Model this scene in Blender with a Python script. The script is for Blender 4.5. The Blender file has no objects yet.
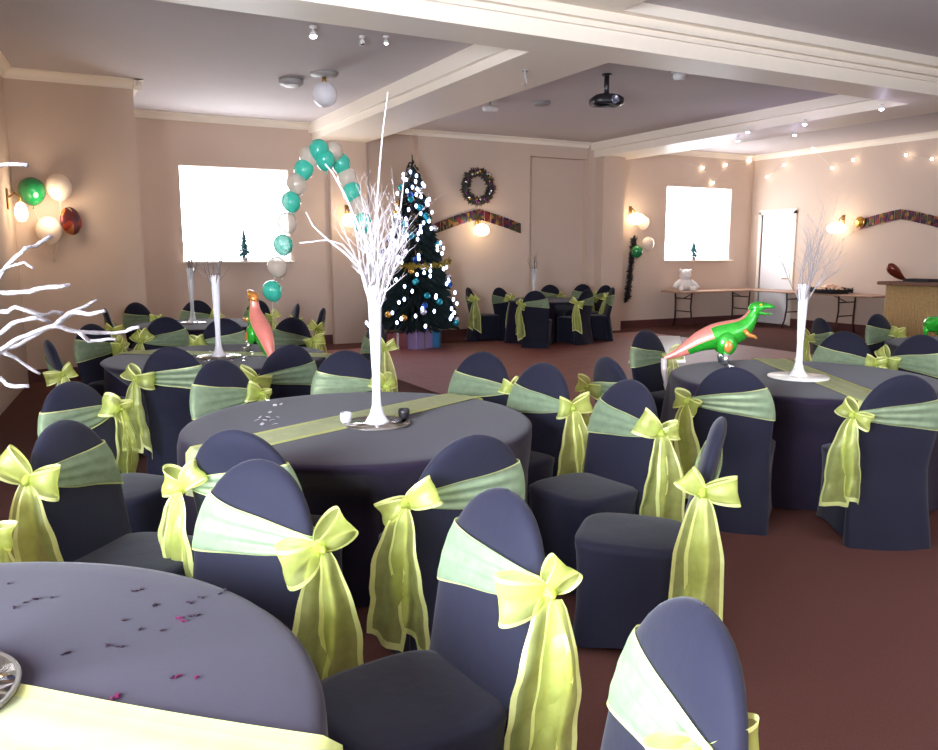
import bpy, math, random
from mathutils import Vector, Matrix, noise
R = math.radians
PI = math.pi
scn = bpy.context.scene
COL = scn.collection
rng = random.Random(7)

# ------------------------------------------------------------------ camera
F = 795.0; CX = 469.0; CY = 375.0; EYE = 1.62
PIT = math.atan(124 / F)
YAW = math.atan(429 * math.cos(PIT) / F)
FH = (math.sin(YAW), math.cos(YAW)); RT = (math.cos(YAW), -math.sin(YAW))
cam = bpy.data.objects.new('camera', bpy.data.cameras.new('camera'))
COL.objects.link(cam)
cam.data.sensor_width = 36.0
cam.data.lens = F / 938 * 36
cam.data.clip_start = 0.02
cam.location = (0, 0, EYE)
cam.rotation_euler = (PI / 2 - PIT, 0, -YAW)
scn.camera = cam


def ray(u, v):
    a = (u - CX) / F; b = -(v - CY) / F
    h = math.cos(PIT) + b * math.sin(PIT)
    return Vector((a * RT[0] + h * FH[0], a * RT[1] + h * FH[1], -math.sin(PIT) + b * math.cos(PIT)))


def atz(u, v, z):
    d = ray(u, v); t = (z - EYE) / d.z
    return Vector((d.x * t, d.y * t, z))


def aty(u, v, y):
    d = ray(u, v); t = y / d.y
    return Vector((d.x * t, y, EYE + d.z * t))


def atx(u, v, x):
    d = ray(u, v); t = x / d.x
    return Vector((x, d.y * t, EYE + d.z * t))


# ------------------------------------------------------------------ materials
def lin(c):
    return tuple(((x / 255) / 12.92 if x / 255 <= .04045 else ((x / 255 + .055) / 1.055) ** 2.4) for x in c) + (1,)


def base_mat(name):
    m = bpy.data.materials.new(name); m.use_nodes = True
    return m, m.node_tree, m.node_tree.nodes['Principled BSDF']


def mat(name, col, rough=.6, metal=0, spec=.5, sheen=0, var=.12, scale=12, bump=0, bscale=200, trans=0, coat=0, emit=None, es=0, alpha=1):
    m, nt, b = base_mat(name)
    tc = nt.nodes.new('ShaderNodeTexCoord')
    n = nt.nodes.new('ShaderNodeTexNoise'); n.inputs['Scale'].default_value = scale; n.inputs['Detail'].default_value = 4
    nt.links.new(tc.outputs['Object'], n.inputs['Vector'])
    mx = nt.nodes.new('ShaderNodeMix'); mx.data_type = 'RGBA'
    c = lin(col)
    mx.inputs[6].default_value = tuple(x * (1 - var) for x in c[:3]) + (1,)
    mx.inputs[7].default_value = tuple(min(1, x * (1 + var)) for x in c[:3]) + (1,)
    nt.links.new(n.outputs['Fac'], mx.inputs[0])
    nt.links.new(mx.outputs[2], b.inputs['Base Color'])
    b.inputs['Roughness'].default_value = rough
    b.inputs['Metallic'].default_value = metal
    b.inputs['Specular IOR Level'].default_value = spec
    b.inputs['Sheen Weight'].default_value = sheen
    b.inputs['Sheen Roughness'].default_value = .45
    b.inputs['Transmission Weight'].default_value = trans
    b.inputs['Coat Weight'].default_value = coat
    b.inputs['Alpha'].default_value = alpha
    if emit:
        b.inputs['Emission Color'].default_value = lin(emit); b.inputs['Emission Strength'].default_value = es
    if bump:
        n2 = nt.nodes.new('ShaderNodeTexNoise'); n2.inputs['Scale'].default_value = bscale; n2.inputs['Detail'].default_value = 3
        nt.links.new(tc.outputs['Object'], n2.inputs['Vector'])
        bp = nt.nodes.new('ShaderNodeBump'); bp.inputs['Strength'].default_value = bump; bp.inputs['Distance'].default_value = .01
        nt.links.new(n2.outputs['Fac'], bp.inputs['Height'])
        nt.links.new(bp.outputs['Normal'], b.inputs['Normal'])
    return m


def emis(name, col, s):
    m = bpy.data.materials.new(name); m.use_nodes = True
    nt = m.node_tree; nt.nodes.clear()
    e = nt.nodes.new('ShaderNodeEmission'); e.inputs[0].default_value = lin(col); e.inputs[1].default_value = s
    o = nt.nodes.new('ShaderNodeOutputMaterial'); nt.links.new(e.outputs[0], o.inputs[0])
    return m


def organza(name, col, opacity, tr=.5):
    m = bpy.data.materials.new(name); m.use_nodes = True
    nt = m.node_tree; nt.nodes.clear()
    tc = nt.nodes.new('ShaderNodeTexCoord')
    n = nt.nodes.new('ShaderNodeTexNoise'); n.inputs['Scale'].default_value = 22; n.inputs['Detail'].default_value = 3
    nt.links.new(tc.outputs['Object'], n.inputs['Vector'])
    mr = nt.nodes.new('ShaderNodeMapRange'); mr.inputs[1].default_value = .3; mr.inputs[2].default_value = .7
    mr.inputs[3].default_value = opacity - .05; mr.inputs[4].default_value = min(1, opacity + .05)
    nt.links.new(n.outputs['Fac'], mr.inputs[0])
    d = nt.nodes.new('ShaderNodeBsdfDiffuse'); d.inputs[0].default_value = lin(col)
    t = nt.nodes.new('ShaderNodeBsdfTranslucent'); t.inputs[0].default_value = lin(col)
    g = nt.nodes.new('ShaderNodeBsdfGlossy'); g.inputs[0].default_value = lin((235, 240, 190)); g.inputs[1].default_value = .45
    m1 = nt.nodes.new('ShaderNodeMixShader'); m1.inputs[0].default_value = tr
    nt.links.new(d.outputs[0], m1.inputs[1]); nt.links.new(t.outputs[0], m1.inputs[2])
    m3 = nt.nodes.new('ShaderNodeMixShader'); m3.inputs[0].default_value = .12
    nt.links.new(m1.outputs[0], m3.inputs[1]); nt.links.new(g.outputs[0], m3.inputs[2])
    tp = nt.nodes.new('ShaderNodeBsdfTransparent'); tp.inputs[0].default_value = lin((246, 250, 222))
    m2 = nt.nodes.new('ShaderNodeMixShader')
    nt.links.new(mr.outputs[0], m2.inputs[0]); nt.links.new(tp.outputs[0], m2.inputs[1]); nt.links.new(m3.outputs[0], m2.inputs[2])
    o = nt.nodes.new('ShaderNodeOutputMaterial'); nt.links.new(m2.outputs[0], o.inputs[0])
    return m


def glassy(name, col, opacity, rough=.08):
    """thin bright glass / latex: part see-through, part glossy"""
    m, nt, b = base_mat(name)
    b.inputs['Base Color'].default_value = lin(col); b.inputs['Roughness'].default_value = rough
    b.inputs['Coat Weight'].default_value = .5
    tp = nt.nodes.new('ShaderNodeBsdfTransparent'); mx = nt.nodes.new('ShaderNodeMixShader')
    lw = nt.nodes.new('ShaderNodeLayerWeight'); lw.inputs[0].default_value = .35
    mr = nt.nodes.new('ShaderNodeMapRange'); mr.inputs[3].default_value = opacity; mr.inputs[4].default_value = 1
    nt.links.new(lw.outputs['Facing'], mr.inputs[0]); nt.links.new(mr.outputs[0], mx.inputs[0])
    nt.links.new(tp.outputs[0], mx.inputs[1]); nt.links.new(b.outputs[0], mx.inputs[2])
    nt.links.new(mx.outputs[0], nt.nodes['Material Output'].inputs[0])
    return m


def planks(name, c1, c2, rough):
    m, nt, b = base_mat(name)
    tc = nt.nodes.new('ShaderNodeTexCoord')
    br = nt.nodes.new('ShaderNodeTexBrick'); br.inputs['Color1'].default_value = lin(c1); br.inputs['Color2'].default_value = lin(c2)
    br.inputs['Mortar'].default_value = lin((60, 35, 28)); br.inputs['Scale'].default_value = 1
    br.inputs['Brick Width'].default_value = .5; br.inputs['Row Height'].default_value = .09; br.inputs['Mortar Size'].default_value = .004
    nt.links.new(tc.outputs['Object'], br.inputs['Vector']); nt.links.new(br.outputs['Color'], b.inputs['Base Color'])
    b.inputs['Roughness'].default_value = rough
    return m


def foil_panels(name, cols, scale):
    m, nt, b = base_mat(name)
    tc = nt.nodes.new('ShaderNodeTexCoord')
    n = nt.nodes.new('ShaderNodeTexVoronoi'); n.inputs['Scale'].default_value = scale
    nt.links.new(tc.outputs['Object'], n.inputs['Vector'])
    sp = nt.nodes.new('ShaderNodeSeparateColor'); nt.links.new(n.outputs['Color'], sp.inputs[0])
    cr = nt.nodes.new('ShaderNodeValToRGB'); cr.color_ramp.interpolation = 'CONSTANT'
    el = cr.color_ramp.elements
    while len(el) < len(cols): el.new(.5)
    for i, c in enumerate(cols):
        el[i].position = i / len(cols); el[i].color = lin(c)
    nt.links.new(sp.outputs[0], cr.inputs[0]); nt.links.new(cr.outputs[0], b.inputs['Base Color'])
    b.inputs['Metallic'].default_value = .6; b.inputs['Roughness'].default_value = .3
    return m


M = {}
M['carpet'] = mat('carpet', (86, 55, 50), .95, var=.45, scale=160, bump=.5, bscale=400, spec=.1)
M['dance'] = planks('dance_floor_laminate', (136, 78, 68), (126, 70, 60), .55)
M['pale'] = mat('pale_vinyl', (190, 184, 182), .3, var=.05)
M['wall'] = mat('wall_paint', (203, 181, 164), .85, var=.03, scale=3, bump=.08, bscale=60)
M['ceil'] = mat('ceiling_paint', (198, 188, 187), .9, var=.03, scale=3, bump=.35, bscale=55)
M['trim'] = mat('cream_gloss_trim', (238, 226, 210), .5, var=.02)
M['maroon'] = mat('maroon_skirting', (84, 42, 40), .6, var=.1)
M['cover'] = mat('black_spandex', (22, 22, 37), .75, var=.12, scale=30, sheen=.12, spec=.15, bump=.1, bscale=26)
M['cloth'] = mat('black_tablecloth', (32, 25, 41), .85, var=.12, scale=40, sheen=.12, spec=.12, bump=.08, bscale=300)
M['sash'] = organza('lime_organza', (224, 232, 132), .42)
M['sash_band'] = organza('lime_organza_stretched', (206, 234, 190), .44)
M['hem'] = organza('lime_hem', (240, 244, 160), .85)
M['runner'] = organza('lime_organza_runner', (232, 240, 186), .72)
M['glass'] = glassy('white_glass', (246, 244, 250), .62)
M['clear'] = glassy('clear_glass', (235, 235, 238), .3)
M['twig_white'] = mat('white_glitter_twig', (226, 218, 222), .35, var=.06, scale=300, bump=.6, bscale=500)
M['twig_silver'] = mat('silver_glitter_twig', (150, 145, 150), .4, metal=.2, var=.6, scale=130, bump=.8, bscale=500)
M['twig_grey'] = mat('grey_glitter_twig', (150, 144, 146), .5, metal=.1, var=.35, scale=220)
M['twig_dark'] = mat('grey_twig', (128, 118, 116), .6, var=.2, scale=60)
M['mirror'] = mat('mirror_plate', (190, 186, 180), .06, metal=1, var=.02)
M['rim'] = mat('plate_rim', (128, 124, 118), .25, metal=.5)
M['whiteplate'] = mat('white_plate', (238, 234, 226), .3)
M['teal'] = glassy('teal_latex', (74, 224, 196), .82, .18)
M['green'] = glassy('green_latex', (28, 128, 72), .93, .15)
M['pearl'] = glassy('pearl_latex', (240, 224, 208), .66, .2)
M['string'] = mat('balloon_string', (225, 215, 205), .7)
M['foilq'] = foil_panels('patterned_foil', [(180, 70, 50), (110, 50, 50), (210, 130, 70), (90, 60, 70), (225, 200, 170)], 9)
M['banner'] = foil_panels('banner_foil', [(92, 36, 70), (120, 48, 52), (60, 50, 78), (150, 116, 56), (70, 76, 52), (54, 34, 60)], 16)
M['needle'] = mat('dark_green_needles', (24, 42, 40), .8, var=.4, scale=40)
M['trunk'] = mat('trunk_bark', (70, 50, 40), .9)
M['b_teal'] = mat('teal_bauble', (40, 150, 160), .2, metal=.5)
M['b_silver'] = mat('silver_bauble', (225, 220, 225), .15, metal=.7)
M['b_blue'] = mat('blue_bauble', (40, 80, 150), .2, metal=.4)
M['b_gold'] = mat('gold_bauble', (200, 150, 70), .2, metal=.7)
M['b_purple'] = mat('purple_bauble', (120, 60, 120), .2, metal=.5)
M['gold_tinsel'] = mat('olive_gold_tinsel', (150, 128, 40), .4, metal=.5, var=.3, scale=60)
M['black_fluff'] = mat('black_garland', (30, 26, 28), .8, var=.3)
M['wreathleaf'] = mat('wreath_leaves', (60, 56, 50), .7, var=.4, scale=50)
M['led'] = emis('cool_white_led', (196, 212, 255), 11)
M['bulb'] = emis('warm_fairy_bulb', (255, 236, 214), 22)
M['spot'] = emis('spot_lamp_face', (236, 232, 255), 30)
M['shade'] = emis('lit_glass_shade', (255, 226, 184), 7)
M['brass'] = mat('aged_brass', (170, 130, 70), .3, metal=.9)
M['daylight'] = emis('bright_window_daylight', (244, 248, 255), 13)
M['daylight_rear'] = emis('bright_window_daylight_cool', (230, 240, 255), 84)
M['daylight_far'] = emis('dull_window_daylight', (236, 243, 255), 9)
M['black'] = mat('black_plastic', (26, 24, 28), .4, var=.05)
M['white'] = mat('white_plastic', (232, 230, 228), .4, var=.02)
M['grey'] = mat('grey_plastic', (150, 144, 142), .5)
M['lens'] = mat('projector_lens', (120, 120, 140), .08, metal=.6)
M['wood'] = mat('table_laminate', (176, 140, 118), .45, var=.12, scale=6)
M['steel'] = mat('brown_steel_leg', (62, 38, 36), .5, metal=.3)
M['bar'] = mat('bamboo_front', (186, 152, 100), .7, var=.35, scale=28, bump=.4, bscale=50)
M['bartop'] = mat('bar_top_wood', (120, 84, 66), .4, var=.2, scale=8)
M['door'] = mat('white_door', (236, 232, 232), .5, var=.02)
M['d_green'] = mat('green_foil', (50, 176, 50), .25, metal=.35, var=.5, scale=24, coat=.5)
M['d_pink'] = mat('pink_orange_foil', (232, 138, 124), .3, metal=.2, var=.25, scale=9, coat=.5)
M['d_orange'] = mat('orange_foil', (214, 140, 70), .28, metal=.35, var=.2, scale=14, coat=.5)
M['d_yellow'] = mat('yellow_foil', (224, 186, 60), .28, metal=.3)
M['silver'] = mat('silver_foil', (215, 215, 218), .2, metal=.9)
M['silver_white'] = mat('white_foil_ribbon', (226, 214, 214), .4, metal=.2)
M['toy'] = mat('white_plush', (240, 234, 230), .95, var=.05, bump=.5, bscale=90)
M['food'] = mat('pale_buffet_food', (222, 186, 160), .7, var=.3, scale=40)
M['brown_foil'] = mat('red_brown_foil', (112, 44, 28), .22, metal=.4, coat=.6, var=.4, scale=8)
M['gift_p'] = mat('mauve_gift_paper', (150, 130, 180), .35, var=.1)
M['gift_r'] = mat('red_gift_paper', (130, 60, 66), .4, var=.1)
M['gift_b'] = mat('blue_gift_paper', (30, 110, 160), .3, var=.1)
M['confetti'] = mat('dark_confetti', (40, 26, 40), .3, metal=.3)
M['confetti_p'] = mat('magenta_confetti', (96, 12, 62), .3, metal=.3)
M['glit'] = mat('silver_confetti', (240, 238, 240), .15, metal=.6)


# ------------------------------------------------------------------ mesh kit
class MB:
    def __init__(s):
        s.v = []; s.f = []; s.m = []

    def add(s, v, f, mi=0):
        o = len(s.v); s.v += [tuple(p) for p in v]
        for q in f:
            s.f.append(tuple(i + o for i in q)); s.m.append(mi)

    def box(s, x0, y0, z0, x1, y1, z1, mi=0, bev=0, mtx=None):
        b = min(bev, abs(x1 - x0) / 2.1, abs(y1 - y0) / 2.1, abs(z1 - z0) / 2.1)
        if b <= 0:
            v = [Vector((x, y, z)) for z in (z0, z1) for y in (y0, y1) for x in (x0, x1)]
            f = [(0, 2, 3, 1), (4, 5, 7, 6), (0, 1, 5, 4), (2, 6, 7, 3), (0, 4, 6, 2), (1, 3, 7, 5)]
        else:
            rings = []
            for z, i in ((z0, b), (z0 + b, 0), (z1 - b, 0), (z1, b)):
                a = [(x0 + i, y0 + b + i * 0), (x0 + b, y0 + i), (x1 - b, y0 + i), (x1 - i, y0 + b), (x1 - i, y1 - b), (x1 - b, y1 - i), (x0 + b, y1 - i), (x0 + i, y1 - b)]
                rings.append([Vector((x, y, z)) for x, y in a])
            v = [p for r in rings for p in r]; f = []
            for k in range(3):
                for j in range(8):
                    f.append((k * 8 + j, k * 8 + (j + 1) % 8, k * 8 + 8 + (j + 1) % 8, k * 8 + 8 + j))
            f.append(tuple(range(7, -1, -1))); f.append(tuple(range(24, 32)))
        if mtx: v = [mtx @ p for p in v]
        s.add(v, f, mi)
        return s

    def grid(s, fn, nu, nv, cu=False, cv=False, mi=0, mif=None):
        o = len(s.v)
        for i in range(nu):
            for j in range(nv):
                s.v.append(tuple(fn(i / (nu if cu else nu - 1), j / (nv if cv else nv - 1))))
        for i in range(nu if cu else nu - 1):
            for j in range(nv if cv else nv - 1):
                a = i * nv + j; b = ((i + 1) % nu) * nv + j; c = ((i + 1) % nu) * nv + (j + 1) % nv; d = i * nv + (j + 1) % nv
                s.f.append((o + a, o + b, o + c, o + d)); s.m.append(mif(i, j) if mif else mi)
        return s

    def tube(s, pts, rad, n=8, mi=0):
        pts = [Vector(p) for p in pts]
        if not isinstance(rad, (list, tuple)): rad = [rad] * len(pts)
        o = len(s.v); ref = None
        for i, p in enumerate(pts):
            t = (pts[min(i + 1, len(pts) - 1)] - pts[max(i - 1, 0)])
            if t.length < 1e-9: t = Vector((0, 0, 1))
            t.normalize()
            if ref is None:
                ref = t.cross(Vector((0, 0, 1)) if abs(t.z) < .9 else Vector((1, 0, 0))).normalized()
            else:
                ref = ref - t * ref.dot(t)
                ref = ref.normalized() if ref.length > 1e-6 else t.orthogonal().normalized()
            b = t.cross(ref)
            for k in range(n):
                a = 2 * PI * k / n
                s.v.append(tuple(p + (ref * math.cos(a) + b * math.sin(a)) * rad[i]))
        for i in range(len(pts) - 1):
            for k in range(n):
                s.f.append((o + i * n + k, o + i * n + (k + 1) % n, o + (i + 1) * n + (k + 1) % n, o + (i + 1) * n + k)); s.m.append(mi)
        s.f.append(tuple(o + k for k in range(n - 1, -1, -1))); s.m.append(mi)
        e = o + (len(pts) - 1) * n
        s.f.append(tuple(e + k for k in range(n))); s.m.append(mi)
        return s

    def lathe(s, prof, n=24, c=(0, 0, 0), mi=0, mtx=None):
        o = len(s.v); c = Vector(c)
        for r, z in prof:
            for k in range(n):
                a = 2 * PI * k / n
                p = Vector((r * math.cos(a), r * math.sin(a), z))
                if mtx: p = mtx @ p
                s.v.append(tuple(p + c))
        for i in range(len(prof) - 1):
            for k in range(n):
                s.f.append((o + i * n + k, o + i * n + (k + 1) % n, o + (i + 1) * n + (k + 1) % n, o + (i + 1) * n + k)); s.m.append(mi)
        s.f.append(tuple(o + k for k in range(n - 1, -1, -1))); s.m.append(mi)
        e = o + (len(prof) - 1) * n
        s.f.append(tuple(e + k for k in range(n))); s.m.append(mi)
        return s

    def ball(s, c, r, n=12, sc=(1, 1, 1), mi=0, mtx=None):
        prof = [(max(1e-4, math.sin(PI * i / n)) * r, -math.cos(PI * i / n) * r) for i in range(n + 1)]
        mm = Matrix.Diagonal((sc[0], sc[1], sc[2])).to_3x3()
        if mtx: mm = mtx.to_3x3() @ mm
        return s.lathe(prof, n + 4, c, mi, mm)

    def mesh(s, name, mats, smooth=True):
        me = bpy.data.meshes.new(name)
        me.from_pydata(s.v, [], s.f)
        for m in (mats if isinstance(mats, (list, tuple)) else [mats]): me.materials.append(m)
        me.polygons.foreach_set('material_index', s.m)
        if smooth: me.polygons.foreach_set('use_smooth', [True] * len(s.f))
        me.update()
        return me

    def obj(s, name, mats, parent=None, smooth=True, sharp=None):
        o = bpy.data.objects.new(name, s.mesh(name, mats, smooth)); COL.objects.link(o)
        if parent: o.parent = parent
        if sharp is not None:
            o.data.set_sharp_from_angle(angle=R(sharp))
        return o


def child(name, me, parent):
    o = bpy.data.objects.new(name, me); COL.objects.link(o); o.parent = parent
    return o


def tag(o, label=None, cat=None, group=None, kind=None):
    if label: o['label'] = label
    if cat: o['category'] = cat
    if group: o['group'] = group
    if kind: o['kind'] = kind
    return o


def thing(name, loc, rz, label, cat, group=None):
    o = bpy.data.objects.new(name, None); COL.objects.link(o)
    o.empty_display_size = .1
    o.location = loc; o.rotation_euler = (0, 0, rz)
    return tag(o, label, cat, group)


def struct(name, mb, mats, smooth=False, parent=None):
    o = mb.obj(name, mats, parent, smooth)
    if not parent: o['kind'] = 'structure'
    return o


# ------------------------------------------------------------------ the room
ZC = 3.74; ZF = 3.87; ZS = 3.47          # rear ceiling, front ceiling, beam soffit
YL = 13.5; YC = 13.3; XR = 14.4; YB = -1.8
XB = 1.18; YBR = 11.2                    # chimney breast
XL = lambda y: -.24 + (y - 11.2) * .107   # the left wall runs slightly askew

struct('floor', MB().box(-4, YB - .3, -.1, XR + .3, YL + .4, 0), M['carpet'])
dn = [(4.9, 7.0), (10.6, 7.0), (10.6, 12.4), (4.9, 12.4)]
struct('floor_dance_area', MB().box(3.9, 5.6, .0, 10.6, 12.5, .012), M['dance'])
# ceilings
struct('ceiling', MB().box(-4, 6.4, ZC, XR + .3, YL + .4, ZC + .1), M['ceil'])
struct('ceiling_front', MB().box(-4, YB - .3, ZF, XR + .3, 6.3, ZF + .1), M['ceil'])


def wall_with_hole(name, x0, x1, y0, y1, z1, hx0, hx1, hz0, hz1):
    b = MB()
    b.box(x0, y0, 0, hx0, y1, z1); b.box(hx1, y0, 0, x1, y1, z1)
    b.box(hx0, y0, 0, hx1, y1, hz0); b.box(hx0, y0, hz1, hx1, y1, z1)
    return struct(name, b, M['wall'])


W1 = (2.02, 3.76, 1.45, 2.96); W2 = (11.87, 13.75, 1.42, 2.99)
wall_with_hole('wall_back', XB - .1, 6.06, YL, YL + .25, ZC, *W1)
wall_with_hole('wall_back_right', 10.52, XR + .2, YC, YC + .25, ZC, *W2)
b = MB(); b.box(6.06, YC, 0, 8.43, YL + .25, ZC); b.box(8.43, YC + .14, 0, 9.78, YL + .25, ZC); b.box(8.43, YC, 3.42, 9.78, YC + .2, ZC)
b.box(9.78, YC - .04, 0, 9.95, YL + .25, ZC); b.box(9.95, YC - .3, 0, 10.48, YL + .25, ZC)
b.box(10.48, YC, 0, 10.53, YL + .25, ZC)
struct('wall_centre', b, M['wall'])
b = MB(); b.box(-.6, YBR, 0, XB, YL + .25, ZC); struct('wall_chimney_breast', b, M['wall'])
b = MB(); b.box(4.46, YL - .12, 0, 5.12, YL + .05, ZS); struct('trim_1', b, M['wall'])       # pier under the left beam
# left wall: a skewed length down to the far bay, then set back beside the front tables, with a wide window
b = MB()
p = [(XL(11.5), 11.5), (XL(4.6), 4.6), (XL(4.6) - .25, 4.6), (XL(11.5) - .25, 11.5)]
b.add([(x, y, z) for z in (0, ZF) for x, y in p], [(0, 1, 5, 4), (1, 2, 6, 5), (2, 3, 7, 6), (3, 0, 4, 7), (4, 5, 6, 7), (3, 2, 1, 0)])
struct('wall_left', b, M['wall'])
XF = -2.2; LW = (-.9, 1.9, .75, 2.75)
b = MB(); b.box(XF - .25, YB - .3, 0, XF, LW[0], ZF); b.box(XF - .25, LW[1], 0, XF, 4.9, ZF); b.box(XF - .25, LW[0], 0, XF, LW[1], LW[2]); b.box(XF - .25, LW[0], LW[3], XF, LW[1], ZF)
b.box(XF, 4.65, 0, XL(4.65), 4.9, ZF)
struct('wall_left_front', b, M['wall'])
# right wall with the doorway
DY0, DY1, DZ = 12.1, 12.98, 2.06
b = MB(); b.box(XR, YB - .3, 0, XR + .25, DY0, ZF); b.box(XR, DY1, 0, XR + .25, YC + .25, ZF); b.box(XR, DY0, DZ + .42, XR + .25, DY1, ZF)
struct('wall_right', b, M['wall'])
# rear wall behind the camera, two tall windows
RW = [(3.2, 6.0)]
b = MB(); z0, z1 = .8, 2.9
xs = [-2.5]
for a, c in RW: xs += [a, c]
xs.append(XR + .3)
for i in range(0, len(xs), 2): b.box(xs[i], YB - .25, 0, xs[i + 1], YB, ZF)
for a, c in RW: b.box(a, YB - .25, 0, c, YB, z0); b.box(a, YB - .25, z1, c, YB, ZF)
struct('wall_rear', b, M['wall'])


def window(name, x0, x1, z0, z1, y, side, pm):
    fr = MB(); t = .012; d = .05
    fr.box(x0, y, z0, x0 + t, y + d, z1); fr.box(x1 - t, y, z0, x1, y + d, z1)
    fr.box(x0 + t, y, z0, x1 - t, y + d, z0 + t); fr.box(x0 + t, y, z1 - t, x1 - t, y + d, z1)
    w = struct(name, fr, M['trim'])
    pn = MB().box(x0 + t, y + .015, z0 + t, x1 - t, y + .035, z1 - t).obj('pane', pm, w, False)
    tag(pn, 'blown-out daylight pane')
    sl = MB().box(x0 - .03, y - (.17 if side > 0 else -.05), z0 - .025, x1 + .03, y + .06 + (0 if side > 0 else .15), z0 + .004, bev=.008).obj('window_sill', M['trim'], w, False)
    return w


window('window_1', *W1, YL + .03, 1, M['daylight'])
window('window_2', *W2, YC + .03, 1, M['daylight'])
for i, (a, c) in enumerate(RW):
    window('window_%d' % (i + 3), a, c, z0, z1, YB - .1, -1, M['daylight_far'])

t_ = .05
fr = MB(); fr.box(XF - .2, LW[0], LW[2], XF - .13, LW[0] + t_, LW[3]); fr.box(XF - .2, LW[1] - t_, LW[2], XF - .13, LW[1], LW[3]); fr.box(XF - .2, LW[0] + t_, LW[2], XF - .13, LW[1] - t_, LW[2] + t_); fr.box(XF - .2, LW[0] + t_, LW[3] - t_, XF - .13, LW[1] - t_, LW[3])
w4 = struct('window_4', fr, M['trim'])
tag(MB().box(XF - .18, LW[0] + t_, LW[2] + t_, XF - .155, LW[1] - t_, LW[3] - t_).obj('pane', M['daylight_rear'], w4, False), 'blown-out daylight pane')
# door and its frame on the right wall
fr = MB(); fr.box(XR - .03, DY0 - .07, 0, XR + .1, DY0, DZ + .42); fr.box(XR - .03, DY1, 0, XR + .1, DY1 + .07, DZ + .42); fr.box(XR - .03, DY0 - .07, DZ + .36, XR + .1, DY1 + .07, DZ + .46)
dr = struct('door_1', fr, M['trim'])
MB().box(XR + .02, DY0, .01, XR + .07, DY1, DZ + .36, bev=.01).obj('door_leaf', M['door'], dr, False)
hb = MB(); hb.tube([(XR + .02, DY0 + .08, 1.02), (XR - .04, DY0 + .08, 1.02), (XR - .045, DY0 + .2, 1.02)], .012, 8)
tag(hb.obj('door_handle', M['brass'], dr), 'brass door handle')
hb = MB().box(XR - .03, 12.2, 2.56, XR, 12.3, 2.66, bev=.01)

# beams
b = MB(); b.box(-4, 6.15, ZS, XR + .3, 6.66, ZF)
b.box(-4, 6.11, ZS + .14, XR + .3, 6.16, ZS + .165); b.box(-4, 6.09, ZS + .2, XR + .3, 6.16, ZS + .225); b.box(-4, 6.06, ZS + .3, XR + .3, 6.16, ZF)
b.box(-4, 6.65, ZS + .16, XR + .3, 6.72, ZC)
struct('trim_2', b, M['trim'])
b = MB(); b.box(4.19, 6.66, ZS, 5.12, YL, ZC); b.box(4.13, 6.66, ZS + .1, 4.2, YL, ZC); b.box(5.11, 6.66, ZS + .14, 5.18, YC, ZC)
struct('trim_3', b, M['trim'])
b = MB(); b.box(9.9, 6.66, ZS, 10.8, YC, ZC); b.box(9.82, 6.66, ZS + .13, 9.91, YC, ZC)
struct('trim_4', b, M['trim'])
b = MB(); b.box(3.7, YB, ZS + .29, 4.78, 6.1, ZF); b.box(4.78, YB, ZS + .35, 4.86, 6.1, ZF)
struct('trim_5', b, M['trim'])


# cornices: a stepped cove profile run along a wall
def cornice(name, p0, p1, z, depth=.12, drop=.11):
    p0 = Vector(p0); p1 = Vector(p1); d = (p1 - p0).normalized(); n = Vector((-d.y, d.x))  # n points into the room
    prof = [(0, -drop), (.012, -drop), (.02, -drop + .015)]
    for i in range(7):
        a = PI / 2 * i / 6
        prof.append((.02 + (depth - .035) * (1 - math.cos(a)), -drop + .015 + (drop - .03) * math.sin(a)))
    prof += [(depth, -.015), (depth, 0), (0, 0)]
    b = MB(); k = len(prof)
    v = [(q.x + n.x * a, q.y + n.y * a, z + h) for q in (p0, p1) for a, h in prof]
    f = [(i, (i + 1) % k, k + (i + 1) % k, k + i) for i in range(k)] + [tuple(range(k)), tuple(range(2 * k - 1, k - 1, -1))]
    b.add(v, f)
    return struct(name, b, M['trim'])


cornice('trim_6', (4.16, YL), (XB, YL), ZC)
cornice('trim_7', (XB, YL), (XB, YBR - .12), ZC)
cornice('trim_8', (XB + .1, YBR), (-.4, YBR), ZC)
cornice('trim_9', (XL(11.2), 11.2), (XL(6.7), 6.7), ZC)
cornice('trim_10', (9.84, YC - .01), (5.14, YC - .01), ZC, .1, .1)
cornice('trim_11', (XR, YC), (10.8, YC), ZC)
cornice('trim_12', (XR, 6.7), (XR, YC), ZC)
# skirting
b = MB(); b.box(XB, YL - .02, 0, 4.46, YL, .16); struct('baseboard_back', b, M['maroon'])
b = MB(); b.box(5.12, YC - .02, 0, 9.78, YC, .16); struct('baseboard_centre', b, M['maroon'])
b = MB(); b.box(10.52, YC - .02, 0, XR, YC, .16); struct('baseboard_back_right', b, M['maroon'])
b = MB(); b.box(XR - .02, YB, 0, XR, DY0 - .07, .16); struct('baseboard_right', b, M['maroon'])
b = MB(); b.box(-.3, YBR - .02, 0, XB + .02, YBR, .16); b.box(XB, YBR, 0, XB + .02, YL, .16); struct('baseboard_breast', b, M['maroon'])

# ------------------------------------------------------------------ covered chairs
ZA = .97


def hw(z):
    if z < .45: return .235 - .02 * z / .45
    if z < .68: return .215 + .014 * (z - .45) / .23
    return .229 * math.sqrt(max(.0, 1 - ((z - .68) / .292) ** 2))


def ht(z):
    if z < .45: return .075 - .035 * z / .45
    t = .04 - .008 * (z - .45) / .5
    if z > .9: t *= math.sqrt(max(.02, 1 - ((z - .9) / .0715) ** 2))
    return t


def yc(z):
    return -.20 - (.115 * ((z - .42) / .55) ** 1.1 if z > .42 else .055 * (.42 - z) / .42)


def sgnp(c, e): return math.copysign(abs(c) ** e, c)


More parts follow.
